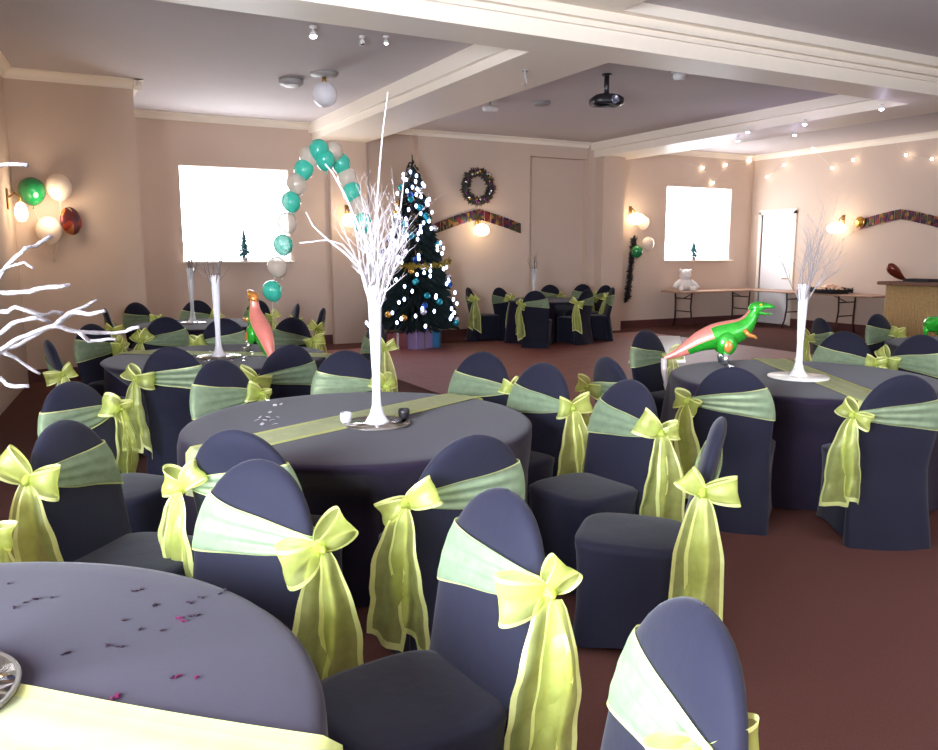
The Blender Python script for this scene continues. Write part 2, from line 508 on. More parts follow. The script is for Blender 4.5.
def back_pt(phi, z, off=0):
    w = hw(z) + off; t = ht(z) + off
    return Vector((w * sgnp(math.cos(phi), .8), yc(z) + t * sgnp(math.sin(phi), .75), z))


def back_mesh():
    b = MB()
    zs = [.0, .04, .12, .22, .32, .42, .5, .58, .65, .71, .76, .81, .85, .885, .915, .938, .954, .964, .969, .9712, .9719]

    def fn(i, j):
        z = zs[round(i * (len(zs) - 1))]
        p = back_pt(j * 2 * PI, z)
        k = .006 * math.sin(j * 2 * PI * 5 + z * 9) * (1 if z < .4 else 0)
        p.y += k
        return p
    b.grid(fn, len(zs), 40, cv=True)
    n = len(zs) * 40
    b.v.append((0, yc(.972), .9721))
    for k in range(40): b.f.append((n - 40 + k, n - 40 + (k + 1) % 40, n)); b.m.append(0)
    return b.mesh('backrest', M['cover'])


def seat_mesh():
    b = MB(); n = 64
    levels = [(0, 1.0), (.08, .985), (.18, .965), (.3, .955), (.4, .965), (.435, .985), (.458, .985), (.468, .95), (.472, .86), (.476, .5), (.478, .0)]

    def fn(i, j):
        z, s = levels[round(i * (len(levels) - 1))]
        a = j * 2 * PI
        c, q = math.cos(a), math.sin(a)
        e = 4.5 if z < .46 else 3.6
        r = (abs(c) ** e + abs(q) ** e) ** (-1 / e)
        corner = max(0, (r - 1) / .35)
        hem = .05 * (1 - min(1, corner)) * max(0, 1 - z / .1)
        pull = 1 - .05 * (1 - min(1, corner)) * math.sin(PI * min(1, z / .42))
        return (.222 * s * r * c * pull, .015 + .228 * s * r * q * pull, z + hem)
    b.grid(fn, len(levels), n, cv=True)
    return b.mesh('seat', M['cover'])


BACK = back_mesh(); SEAT = seat_mesh()


def eg(j):
    """pulls the outermost strips of a ribbon in to a narrow hem"""
    return 0 if j <= 0 else 1 if j >= 1 else .035 + .93 * (j - .06) / .88 if .06 <= j <= .94 else (.035 if j < .5 else .965)


def band_mesh(s, var, kz):
    r = random.Random(var * 17 + 3)
    nphi, nv = 44, 19
    b = MB(); zk = kz + r.uniform(-.01, .01); zf = .76 + r.uniform(-.015, .015); hf = .185 + r.uniform(-.02, .02)
    ph = r.uniform(0, 6)

    def fn(i, j):
        phi = 2 * PI * i
        u = (1 + s * math.cos(phi)) / 2
        h = hf * (1 - u) ** .85 + .035 * u ** .85 + .0
        zc_ = zf * (1 - u) + zk * u
        z = zc_ + h * (eg(j) - .5)
        off = .008 + .005 * math.sin(j * 21 + ph) * math.sin(PI * u) ** .7 + .006 * u
        p = back_pt(phi, min(z, .93), off)
        p.z = z
        return p
    b.grid(fn, nphi, nv, cu=True, mif=lambda i, j: 1 if j in (0, nv - 2) else 0)
    # two stiff gathers where the cloth is pleated towards the knot
    return b.mesh('sash', [M['sash_band'], M['hem']]), zk


def bow_meshes(s, ang, zk, var, kx=0):
    """bow and tails at the knot on the side edge of the back; ang = facing azimuth in chair space"""
    r = random.Random(var * 31 + 5)
    N = Vector((math.cos(ang), math.sin(ang), 0)); Z = Vector((0, 0, 1)); T = Z.cross(N)
    K = Vector((s * (hw(zk) - .02 - kx), yc(zk), zk)) + N * .065
    bow = MB()
    for d in (-1, 1):
        tilt = R(r.uniform(5, 55)) * (1 if r.random() < .75 else -.7); L = r.uniform(.075, .128); B = r.uniform(.025, .05); Wd = r.uniform(.07, .12)
        A = (T * d * math.cos(tilt) + Z * math.sin(tilt)); U = (Z * math.cos(tilt) - T * d * math.sin(tilt))
        yaw = r.uniform(-.2, .5)
        A = (A + N * yaw * .5).normalized()
        ph = r.uniform(0, 6)

        def fn(i, j, A=A, U=U, L=L, B=B, Wd=Wd, ph=ph):
            w = math.sin(PI * i) ** .9
            al = L * (1 - math.cos(2 * PI * i)) / 2
            bu = B * math.sin(2 * PI * i)
            ww = .022 + Wd * w
            q = eg(j) - .5
            return K + A * (al + .012 * abs(q) * w) + N * (bu + .006 * math.sin(q * 9 + ph) * w) + U * (q * ww)
        bow.grid(fn, 20, 9, mif=lambda i, j: 1 if j in (0, 7) else 0)
    # knot wrap
    bow.ball(K + N * .012, .022, 8, (1, .9, 1.25), mi=0)
    for q in range(3):
        a = q * 2.1
        bow.tube([K + N * .012 + (T * math.cos(a) * .02 + Z * math.sin(a) * .02), K + N * .045, K + N * .012 - (T * math.cos(a) * .02 + Z * math.sin(a) * .02)], .008, 6, mi=0)
    tails = []
    for k, d in enumerate((-1, 1)):
        L = r.uniform(.45, .58); spread = r.uniform(.01, .07) * d + r.uniform(-.03, .03); wt = r.uniform(.085, .13); slant = r.uniform(-.05, .05); ph = r.uniform(0, 6); tw = r.uniform(-.5, .5)
        tb = MB()

        def fn(i, j, d=d, L=L, spread=spread, wt=wt, slant=slant, ph=ph, tw=tw, k=k):
            q = eg(j) - .5
            w = .028 + wt * min(1, i * 2.2) ** .65
            dirw = (T * math.cos(tw * i) + N * math.sin(tw * i))
            fold = .016 * math.sin(q * 8 + ph + i * 2) * min(1, i * 3) + .004 * math.sin(i * 25 + q * 3)
            return K + N * (.022 + .012 * k + .03 * math.sin(PI * min(1, i * 1.4)) + fold) + T * (d * .012 + spread * i) + dirw * (q * w) - Z * (.01 + (L + slant * q * 2) * i)
        tb.grid(fn, 22, 9, mif=lambda i, j: 1 if (j in (0, 7) or i == 20) else 0)
        tails.append(tb.mesh('tail', [M['sash'], M['hem']]))
    return bow.mesh('bow', [M['sash'], M['hem']]), tails


T2 = Vector((1.40, 3.82)); TN = Vector((-.48, 1.64)); TR = Vector((4.65, 3.75)); TL = Vector((1.25, 6.8)); TM = Vector((1.65, 10.0)); TF = Vector((8.05, 12.05)); TR2 = Vector((7.7, 4.2))
CHAIRS = {}
chair_pos = []
_band = {}


def chair(apex, table, side, label, group, face=None, var=None, bowface=None, kz=.745, kx=0):
    """apex = top of the backrest in the room; the chair faces its table unless told otherwise"""
    n = len(chair_pos); var = n if var is None else var
    ap = Vector((apex[0], apex[1]))
    if face is None:
        d = table - ap; al = math.atan2(d.y, d.x)
    else:
        al = R(face)
    f = Vector((math.cos(al), math.sin(al))); xl = Vector((math.sin(al), -math.cos(al)))
    org = ap + f * .315
    if table is not None: chair_pos.append((tuple(table), org, f))
    else: chair_pos.append((None, org, f))
    e = xl.x * RT[0] + xl.y * RT[1]
    if side == 'N': s = 1 if xl.dot(-ap) > 0 else -1
    else: s = 1 if (e > 0) == (side == 'R') else -1
    t = thing('covered_chair', (org.x, org.y, 0), al - PI / 2, label, 'chair', group)
    child('backrest', BACK, t); child('seat', SEAT, t)
    # the way the bow faces: outwards from the tied edge and round to the open side
    camd = (-ap).normalized()
    cl = Vector((camd.dot(xl), camd.dot(f)))
    bl = (cl * .85 + Vector((s * .6, 0))).normalized()
    ang = math.atan2(bl.y, bl.x) if bowface is None else R(bowface)
    vv = var % 7
    key = (s, vv, kz)
    if key not in _band: _band[key] = band_mesh(s, vv, kz)
    bm_, zk = _band[key]
    sh = child('sash', bm_, t); tag(sh, 'lime organza sash')
    bw, tl = bow_meshes(s, ang, zk, var, kx)
    child('bow', bw, sh)
    for q in tl: child('tail', q, sh)
    return t


def px(u, v): return atz(u, v, ZA)


def pd(u, table, dist, near=False):
    """the point on the sight line of column u at a given distance from a table's middle"""
    d = ray(u, 330); d = Vector((d.x, d.y)).normalized(); m = table.dot(d); q = math.sqrt(max(0, dist * dist - (table - d * m).length_squared))
    p = d * (m - q if near else m + q)
    return p


def py(u, y): return aty(u, 290, y)


B_ = 'lime-bowed black chair'
G_N = 'chairs at the nearest table'; G_2 = 'chairs at the middle table'; G_R = 'chairs at the right-hand table'
G_L = 'chairs at the left-hand table'; G_M = 'chairs at the table below the window'; G_F = 'chairs at the far wall table'
chair(px(262, 460), TN, 'R', B_ + ' at the far right of the nearest table, bow on its right edge', G_N, var=1)
chair(px(507, 490), TN, 'R', B_ + ' standing alone in front, centre, bow spread on its right edge', G_N, var=2, kz=.785)
chair(px(704, 606), TN, 'R', B_ + ' cut off by the bottom edge of the photo, nearest of all', G_N, var=3, face=165, kz=.765, kx=.12)
chair(px(-116, 468), TN, 'R', B_ + ' at the left edge, only its pale bow loop in view', G_N, var=4)
chair(px(235, 430), T2, 'L', B_ + ' peeping out behind the pale blue-lit chair, bow on its left', G_2, var=5)
chair(px(475, 435), T2, 'L', B_ + ' pushed up to the front of the middle table, bow at its left', G_2, var=6)
chair(px(722, 418), T2, 'N', B_ + ' seen edge-on with its seat to the left and long hanging tails', G_2, face=133, var=7)
chair(px(632, 380), T2, 'R', B_ + ' right of the middle table, in front of the edge-on chair tails', G_2, var=8, face=188)
chair(px(545, 363), T2, 'R', B_ + ' behind the right rim of the middle table, bow to its right', G_2, var=9, face=198)
chair(px(484, 352), T2, 'R', B_ + ' at the back right rim of the middle table near runner end', G_2, var=10)
chair(pd(345, T2, 1.22), T2, 'R', B_ + ' straight behind the tall white vase on the middle table', G_2, var=11)
chair(px(217, 360), T2, 'R', B_ + ' behind the left rim of the middle table, mottled green band', G_2, var=12)
chair(px(60, 421), T2, 'L', B_ + ' leaning back at far left, bow at its left edge', G_2, face=-42, var=13, kz=.80)
chair(px(68, 382), T2, 'R', B_ + ' just behind the leaning chair at far left, bow to its right', G_2, face=-50, var=14, kz=.81)
chair(px(733, 367), TR, 'L', B_ + ' right in front of the dinosaur balloon', G_R, var=15, face=36)
chair(px(907, 375), TR, 'L', B_ + ' at the right edge, front of the right-hand table', G_R, var=16)
chair(px(607, 357), TR, 'L', B_ + ' small and alone between the middle and right-hand tables', G_R, var=17)
chair(px(645, 330), TR, 'R', B_ + ' beside the pale floor strip, left of the dinosaur tail', G_R, var=18)
chair(pd(846, TR, 1.2), TR, 'R', B_ + ' behind the white vase plate of the right-hand table', G_R, var=19)
chair(pd(924, TR, 1.42), TR, 'L', B_ + ' behind the right-hand table, by the right edge of the photo', G_R, var=20)
chair(px(820, 318), TR2, 'L', B_ + ' seen edge-on right of the tall vase stem, below the trestle table', 'chairs beyond the right-hand table', face=-25, var=21)
chair(px(877, 314), TR2, 'R', B_ + ' with round top in front of the bamboo bar', 'chairs beyond the right-hand table', var=22)
chair(px(290, 345), TL, 'L', B_ + ' in front of the left-hand table under the red dinosaur balloon', G_L, var=23)
chair(px(170, 347), TL, 'L', B_ + ' with its long bow at left, in front of the left-hand table', G_L, var=24)
chair(px(47, 340), TL, 'N', B_ + ' seen edge-on at the left end of the left-hand table', G_L, face=8, var=25)
chair(px(90, 324), TL, 'R', B_ + ' at the back left of the left-hand table by the glitter twigs', G_L, var=26)
chair(pd(165, TL, 1.62), TL, 'L', B_ + ' behind the left-hand table, left of its vase', G_L, var=27)
chair(pd(224, TL, 1.2), TL, 'L', B_ + ' directly behind the vase of the left-hand table', G_L, var=28)
chair(pd(293, TL, 1.34), TL, 'R', B_ + ' behind the left-hand table, just right of the red dinosaur', G_L, var=29)
chair(px(378, 322), TL, 'R', B_ + ' half hidden by the tall white vase, below the Christmas tree', G_L, var=30)
chair(py(134, 11.0), TM, 'R', B_ + ' under the balloon bunch at the chimney breast, right one', G_M, var=31)
chair(py(103, 10.0), TM, 'R', B_ + ' under the balloon bunch at the chimney breast, left one', G_M, var=32)
chair(pd(198, TM, 1.1), TM, 'R', B_ + ' below the window, left of the red dinosaur balloon', G_M, var=33)
chair(pd(260, TM, 1.12), TM, 'R', B_ + ' below the window, hidden behind the red dinosaur balloon', G_M, var=34)
chair(py(297, 9.85), TM, 'R', B_ + ' just right of the balloon arch foot', G_M, var=35)
chair(py(323, 8.9), TM, 'R', B_ + ' edge-on against bare wall between balloon arch and tree', G_M, face=155, var=36)
chair(py(468, 12.75), TF, 'R', B_ + ' leftmost at the far table, edge-on beside the Christmas tree', G_F, face=-10, var=37)
chair(py(499, 12.46), TF, 'R', B_ + ' second from the left at the far table', G_F, face=15, var=38)
chair(py(535, 11.15), TF, 'L', B_ + ' widest dark back at the front of the far table', G_F, var=39)
chair(py(550, 13.0), TF, 'R', B_ + ' against the wall behind the middle of the far table', G_F, var=40)
chair(py(583, 12.98), TF, 'R', B_ + ' against the wall, behind the right part of far table', G_F, var=41)
chair(py(588, 11.2), TF, 'L', B_ + ' front right of the far table with tails at its left', G_F, var=42)
chair(py(606, 12.35), TF, 'L', B_ + ' right end of the far table, rear of the last two', G_F, var=43)
chair(py(613, 11.55), TF, 'L', B_ + ' right end of the far table, front of the last two', G_F, var=44)


# ------------------------------------------------------------------ tables under cloths
def table(c, r, label, seed):
    rr = random.Random(seed); ph = [rr.uniform(0, 6) for _ in range(4)]; nf = rr.choice([9, 10, 11])
    dents = []
    for tb, org, f in chair_pos:
        d = org + f * .245 - c
        if (org - c).length < 1.6:
            dents.append((math.atan2((org - c).y, (org - c).x), max(.3, (org - c).length - .29)))
    n = 144
    levels = [(.752, 0.0), (.752, .5), (.752, .9), (.7515, .965), (.748, .988), (.738, 1.0), (.7, 1.005), (.62, 1.01), (.52, 1.015), (.42, 1.02), (.3, 1.03), (.18, 1.04), (.08, 1.045), (.012, 1.05)]
    b = MB()

    def fn(i, j):
        z, k = levels[round(i * (len(levels) - 1))]
        a = j * 2 * PI
        rad = r * k
        dr = max(0, (.74 - z) / .73)
        fold = (math.sin(nf * a + ph[0]) + .5 * math.sin((2 * nf - 3) * a + ph[1]) + .35 * math.sin((nf + 5) * a + ph[2]))
        rad += .048 * dr ** .6 * fold
        if z < .735:
            lim = 9
            for da, dd in dents:
                w = abs((a - da + PI) % (2 * PI) - PI)
                half = .26 / max(dd, .4)
                t = min(1, max(0, (w - half) / .25)); t = t * t * (3 - 2 * t)
                lim = min(lim, dd * (1 - t) + 2 * t)
            blend = min(1, (.735 - z) / .22)
            if lim < rad: rad = rad + (lim - rad) * blend
        return (c.x + rad * math.cos(a), c.y + rad * math.sin(a), z)
    b.grid(fn, len(levels), n, cv=True)
    o = b.obj('round_table', M['cloth'])
    # put the origin at the table's base
    o.data.transform(Matrix.Translation((-c.x, -c.y, 0))); o.location = (c.x, c.y, 0)
    return tag(o, label, 'table', 'round tables under black cloths')


ZT = .754
table(TN, .94, 'nearest round table under black cloth with dark confetti and cream runner, lower left', 1)
table(T2, .885, 'middle round table under black cloth carrying the tallest white vase', 2)
table(TR, .90, 'right-hand round table under black cloth, dinosaur balloon standing on it', 3)
table(TL, .90, 'left-hand round table under black cloth with red dinosaur balloon on it', 4)
table(TM, .78, 'round table under black cloth farthest left, below the window', 5)
table(TF, .78, 'round table under black cloth by the far centre wall, ringed with chairs', 6)
table(TR2, .85, 'round table under black cloth at the right edge, beyond the right-hand table', 8)


def runner(p0, p1, wd, c, r, label, seed, mat_='runner'):
    p0 = Vector(p0[:2]); p1 = Vector(p1[:2]); d = (p1 - p0).normalized(); n = Vector((-d.y, d.x))
    rr = random.Random(seed); ph = rr.uniform(0, 6)
    # where the middle line meets the rim
    off = (p0 - c); m = off.dot(d); q = math.sqrt(max(.01, (r * 1.0) ** 2 - (off - d * m).length_squared))
    s0 = -m - q; s1 = -m + q
    L = s1 - s0; drop = .22; b = MB(); rows = 40

    def fn(i, j):
        tot = L + 2 * drop; s = s0 - drop + i * tot; v = (j - .5) * wd
        v *= 1 - .06 * math.sin(i * 9 + ph)
        z = ZT + .002 + .0025 * (1 + math.sin(v * 60 + ph + i * 4))
        ss = min(max(s, s0 - .012), s1 + .012)
        # outer limit of this strand of cloth (the rim is curved)
        o2 = (p0 + n * v - c); m2 = o2.dot(d); q2 = math.sqrt(max(.01, (r * 1.006) ** 2 - (o2 - d * m2).length_squared))
        lo, hi = -m2 - q2 - .016, -m2 + q2 + .016
        hang = 0
        if s < lo: hang = lo - s; ss = lo - .012 - .05 * hang
        elif s > hi: hang = s - hi; ss = hi + .012 + .05 * hang
        else: ss = s
        if hang: z = ZT + .002 - hang + .0
        p = p0 + d * ss + n * v
        return (p.x, p.y, z)
    b.grid(fn, 70, 11, mif=lambda i, j: 1 if j in (0, 9) else 0)
    return tag(b.obj('table_runner', [M[mat_], M['hem']]), label, 'table runner', 'lime organza table runners')


runner(atz(20, 752, .75), atz(290, 803, .75), .34, TN, .94, 'bright cream-lime organza runner on the nearest table, lower left corner', 1)
runner(atz(285, 436, .75), atz(452, 399, .75), .26, T2, .885, 'lime organza runner crossing the middle table beneath its vase', 2)
runner(atz(752, 353, .75), atz(868, 397, .75), .26, TR, .90, 'olive lime runner under the white plate of the right-hand table', 3)
runner(atz(140, 353, .75), atz(335, 356, .75), .26, TL, .90, 'dull lime runner across the left-hand table', 4)


# ------------------------------------------------------------------ vases and branches
def vase_prof(H, top=.036, base=.058):
    pr_ = [(.0005, .0), (base, .0), (base + .004, .006), (base * .9, .02), (base * .62, .045), (base * .42, .09), (.021, .16), (.021, .26 * H / .7)]
    for i in range(1, 9):
        t = i / 8
        pr_.append((.021 + (top - .021) * t ** .8, .26 * H / .7 + (H - .26 * H / .7) * t))
    inner = [(r_ - .004, z) for r_, z in pr_[-7:]][::-1]
    return pr_ + inner + [(.0005, inner[-1][1] - .01)]


def vase(c, H, label, z=ZT, m='glass', top=.036, base=.058):
    b = MB().lathe(vase_prof(H, top, base), 28)
    o = b.obj('tall_vase', M[m]); o.location = (c[0], c[1], z)
    # clear bead filling in the foot
    w = MB(); rr = random.Random(int(c[0] * 100))
    for i in range(26):
        a = rr.uniform(0, 6.28); q = rr.uniform(0, .03); w.ball((q * math.cos(a), q * math.sin(a), rr.uniform(.012, .05)), .009, 5)
    wb = w.obj('water_bead', M['clear'], o); tag(wb, 'clear water beads in the foot', kind='stuff')
    return tag(o, label, 'vase', 'tall trumpet vases')


def twig(b, p, d, L, r, rr, depth, wob=.25):
    pts = [Vector(p)]; d = Vector(d).normalized(); n = 7; rad = [r]
    for i in range(n):
        d = (d + Vector((rr.uniform(-wob, wob), rr.uniform(-wob, wob), rr.uniform(-wob * .6, wob * .8)))).normalized()
        pts.append(pts[-1] + d * L / n); rad.append(r * (1 - .6 * (i + 1) / n))
        if depth > 0 and i >= 1 and rr.random() < .75:
            sd = (d + Vector((rr.uniform(-.9, .9), rr.uniform(-.9, .9), rr.uniform(-.1, .7)))).normalized()
            twig(b, pts[-1], sd, L * rr.uniform(.28, .5), rad[-1] * .7, rr, depth - 1, wob)
    b.tube(pts, rad, 5)


def branches(c, z, n, L, r, mt, label, seed, spread=.45, depth=2, extra=None, cat='branches'):
    rr = random.Random(seed); t = thing('twig_arrangement', (c[0], c[1], z), 0, label, cat, 'twig arrangements in the vases')
    for i in range(n):
        a = rr.uniform(0, 2 * PI); s = rr.uniform(.1, spread)
        b = MB(); twig(b, (.02 * math.cos(a), .02 * math.sin(a), -.12), (s * math.cos(a), s * math.sin(a), 1), L * rr.uniform(.75, 1.1), r, rr, depth, .16)
        child('branch', b.mesh('branch', M[mt]), t)
    for pts, ra in (extra or []):
        b = MB(); b.tube([Vector(q) - Vector((c[0], c[1], z)) for q in pts], ra, 6); child('branch', b.mesh('branch', M[mt]), t)
    return t


v2 = atz(377, 424, .754)
vase(v2, .69, 'tallest bright white trumpet vase standing on the middle table', ZT + .008)
dy = v2.y


def P2(u, v, y=0): return aty(u, v, dy + y)


branches(v2, ZT + .69, 22, .46, .0052, 'twig_white', 'spray of glittery white twigs in the middle table vase', 5, .42, 2,
         [([v2 + Vector((0, 0, .6)), P2(374, 262), P2(376, 220), P2(379, 175), P2(383, 130), P2(388, 92)], [.008, .007, .006, .005, .004, .003]),
          ([v2 + Vector((0, 0, .62)), P2(362, 270, .03), P2(345, 253, .06), P2(328, 240, .1), P2(313, 226, .13), P2(306, 212, .15)], [.008, .007, .006, .005, .004, .003]),
          ([v2 + Vector((0, 0, .62)), P2(358, 262, -.03), P2(342, 244, -.06), P2(326, 240, -.1), P2(300, 243, -.12)], [.007, .006, .005, .004, .003]),
          ([v2 + Vector((0, 0, .62)), P2(372, 255, .03), P2(358, 225, .03), P2(345, 195, .02), P2(332, 172, .02), P2(325, 164, .02)], [.007, .006, .006, .005, .004, .003]),
          ([v2 + Vector((0, 0, .62)), P2(384, 262, .03), P2(394, 235, .03), P2(401, 205, .02), P2(404, 180, .02)], [.007, .006, .005, .004, .003])])

vr = atz(798, 378, .754)
vase(vr, .63, 'slim white trumpet vase on the round white plate of the right-hand table', ZT + .014)
branches(vr, ZT + .63, 15, .54, .003, 'twig_grey', 'fine silver-grey twigs in the right-hand table vase', 9, .62, 2)
vl = atz(219, 357, .754)
vase(vl, .66, 'slim pale vase on the left-hand table, beside the red dinosaur', ZT + .008)
branches(vl, ZT + .66, 8, .36, .005, 'twig_dark', 'short grey-brown twigs in the left-hand table vase, against the window', 4, .3, 1)
vm = atz(193, 323, .754)
vase(vm, .66, 'thin glass vase on the farthest left table below the window', ZT + .004, 'clear', .045, .07)
branches(vm, ZT + .66, 8, .55, .005, 'twig_dark', 'dark twigs in the thin glass vase, in front of the window corner', 3, .3, 1)
vf = aty(534, 298, 12.05); vf.z = ZT
vase(vf, .55, 'thin pale vase on the far wall table', ZT + .002, 'clear', .05, .06)
branches(vf, ZT + .55, 6, .36, .006, 'twig_dark', 'small blue-grey twigs in the far wall table vase', 2, .3, 1)
# the near table: its vase stands just out of frame, its branches reach in from the left
vn = Vector((-.30, 1.76, .754))
vase(vn, .52, 'vase on the nearest table, left of the photo, holding the silver glitter branches', ZT + .016)
DN = 1.72
tw = thing('twig_arrangement', (vn.x, vn.y, ZT + .52), 0, 'thick silver glitter branches reaching in at the left edge', 'branches', 'twig arrangements in the vases')


def PN(u, v, y=0): return aty(u, v, DN + y)


root = Vector((vn.x, vn.y, ZT + .50))
SETS = [
    [(-90, 440), (-60, 402), (0, 350), (20, 338), (45, 328), (56, 326), (75, 331), (95, 333), (112, 333), (125, 331), (139, 327)],
    [(56, 326), (66, 316), (72, 312), (88, 314), (105, 311)],
    [(68, 315), (80, 309), (97, 300)],
    [(-80, 400), (-40, 330), (0, 312), (8, 311), (15, 307), (30, 312), (45, 316), (53, 311), (63, 313)],
    [(-70, 380), (-30, 302), (0, 293), (30, 291), (50, 287), (70, 285)],
    [(-40, 390), (5, 349), (20, 345), (34, 336), (46, 329)],
    [(-60, 370), (-30, 345), (0, 334), (12, 323), (25, 319), (37, 318), (50, 322)],
    [(80, 333), (89, 340), (100, 340), (116, 339)],
    [(0, 350), (14, 357), (25, 364), (40, 374)],
    [(-60, 420), (-20, 372), (0, 378), (6, 384), (16, 387), (29, 386)],
    [(-70, 330), (-40, 172), (0, 165), (10, 164), (28, 165)],
    [(-60, 340), (-20, 290), (0, 276), (7, 266), (16, 256), (26, 249), (35, 246), (52, 236)],
    [(-30, 300), (0, 271), (12, 266), (24, 262), (33, 268)],
]
for i, S in enumerate(SETS):
    rr = random.Random(i)
    yy = [0, 0, .03, .06, -.05, .02, -.04, -.02, .05, .0, .1, .08, .04][i]
    pts = [PN(u, v, yy + .02 * math.sin(k)) - Vector((vn.x, vn.y, ZT + .52)) for k, (u, v) in enumerate(S)]
    r0 = .0064 if i not in (2, 8, 7, 12) else .0045
    if S[0][0] < -25: pts = [root - Vector((vn.x, vn.y, ZT + .52))] + pts
    # resample with bumps so the twig looks crusted with glitter
    fine = []
    for a, c in zip(pts[:-1], pts[1:]):
        k = max(2, int((c - a).length / .012))
        for q in range(k): fine.append(a.lerp(c, q / k) + Vector((rr.uniform(-1, 1), rr.uniform(-1, 1), rr.uniform(-1, 1))) * .0012)
    fine.append(pts[-1])
    rad = [r0 * (1.0 - .45 * q / len(fine)) * rr.uniform(.85, 1.15) for q in range(len(fine))]
    child('branch', MB().tube(fine, rad, 7).mesh('branch', M['twig_silver']), tw)


# plates
def plate(c, r, mt, label, rimmat='rim', z=ZT, zt=.006):
    o = MB().lathe([(.001, 0), (r * .96, 0), (r, .003), (r, zt), (r * .985, zt + .002), (r * .95, zt)], 40).obj('centrepiece_plate', M[rimmat]); o.location = (c[0], c[1], z)
    f = MB().lathe([(.001, zt - .001), (r * .95, zt - .001), (r * .95, zt + .0006), (.001, zt + .0006)], 40).obj('plate_surface', M[mt], o)
    return tag(o, label, 'plate', 'centrepiece plates')


plate(v2, .17, 'mirror', 'round mirror plate beneath the tallest white vase', z=ZT + .001)
plate(vr, .20, 'whiteplate', 'round white plate beneath the right-hand vase', 'whiteplate', z=ZT + .002, zt=.012)
plate(vl, .18, 'mirror', 'shiny mirror plate beneath the left-hand table vase', z=ZT + .001)
plate(vm, .16, 'mirror', 'small mirror plate beneath the thin glass vase by the window', z=ZT + .0005)
plate(vn, .205, 'mirror', 'mirror plate with grey rim at the left edge of the nearest table', z=ZT + .003, zt=.012)


def tealight(p, label, m):
    t = thing('tealight_holder', (p.x, p.y, ZT + .009), 0, label, 'candle holder', 'tealight holders')
    MB().lathe([(.001, 0), (.022, 0), (.027, .01), (.03, .035), (.028, .05), (.025, .05), (.026, .035), (.022, .012), (.001, .012)], 20).obj('cup', M[m], t)
    MB().lathe([(.001, .013), (.018, .013), (.018, .026), (.001, .026)], 16).obj('candle', M['whiteplate'], t)


tealight(atz(346, 424, .754), 'clear glass tealight holder left of the tallest vase foot', 'clear')
tealight(atz(404, 420, .754), 'dark tealight holder right of the tallest vase foot', 'black')

# confetti on the cloths
b = MB(); rr = random.Random(4)
CONF = [(9, 583, 0), (25, 602, 0), (35, 599, 0), (15, 607, 0), (52, 597, 0), (135, 591, 0), (141, 589, 0), (154, 605, 0), (124, 620, 0), (139, 629, 0), (162, 630, 0), (183, 621, 1), (179, 618, 1), (190, 616, 0), (197, 615, 0), (201, 597, 0), (221, 593, 0), (67, 652, 0), (64, 654, 0), (108, 645, 0), (120, 646, 0), (177, 676, 1), (173, 677, 0), (196, 677, 1), (112, 699, 1), (116, 696, 1), (225, 590, 0), (190, 602, 0)]
for u, v, k in CONF:
    p = atz(u, v, .7555); a = rr.uniform(0, 6); L = rr.uniform(.005, .010); w = rr.uniform(.002, .004)
    m_ = Matrix.Translation(p) @ Matrix.Rotation(a, 4, 'Z')
    b.box(-L, -w, -.0012, L * .3, w, .001, k, mtx=m_); b.box(-L * .2, -w * .5, -.0012, L, w * .9, .0015, k, mtx=m_ @ Matrix.Rotation(.7, 4, 'Z'))
tag(b.obj('scatter_confetti', [M['confetti'], M['confetti_p']], None, False), 'dark and magenta confetti strewn on the nearest tablecloth', 'confetti', kind='stuff')
b = MB()
for u, v in [(265, 420), (257, 420), (270, 412), (275, 405), (268, 417), (262, 424), (272, 420), (278, 417), (281, 404), (268, 400), (260, 417), (275, 424)]:
    p = atz(u, v, .756); m_ = Matrix.Translation(p) @ Matrix.Rotation(rr.uniform(0, 6), 4, 'Z') @ Matrix.Rotation(rr.uniform(-.6, .6), 4, 'X')
    b.box(-.011, -.008, -.001, .011, .008, .001, 0, mtx=m_)
tag(b.obj('scatter_confetti', M['glit'], None, False), 'silver confetti pieces at the left of the middle table', 'confetti', kind='stuff')
b = MB()
for i in range(34):
    a = rr.uniform(0, 6.28); q = rr.uniform(.2, .55); p = Vector((vl.x + q * math.cos(a), vl.y + q * math.sin(a) * .8, .7565)); m_ = Matrix.Translation(p) @ Matrix.Rotation(rr.uniform(0, 6), 4, 'Z') @ Matrix.Rotation(rr.uniform(-.5, .5), 4, 'X')
    b.box(-.011, -.008, -.001, .011, .008, .001, 0, mtx=m_)
tag(b.obj('scatter_confetti', M['glit'], None, False), 'silver confetti round the vase of the left-hand table', 'confetti', kind='stuff')


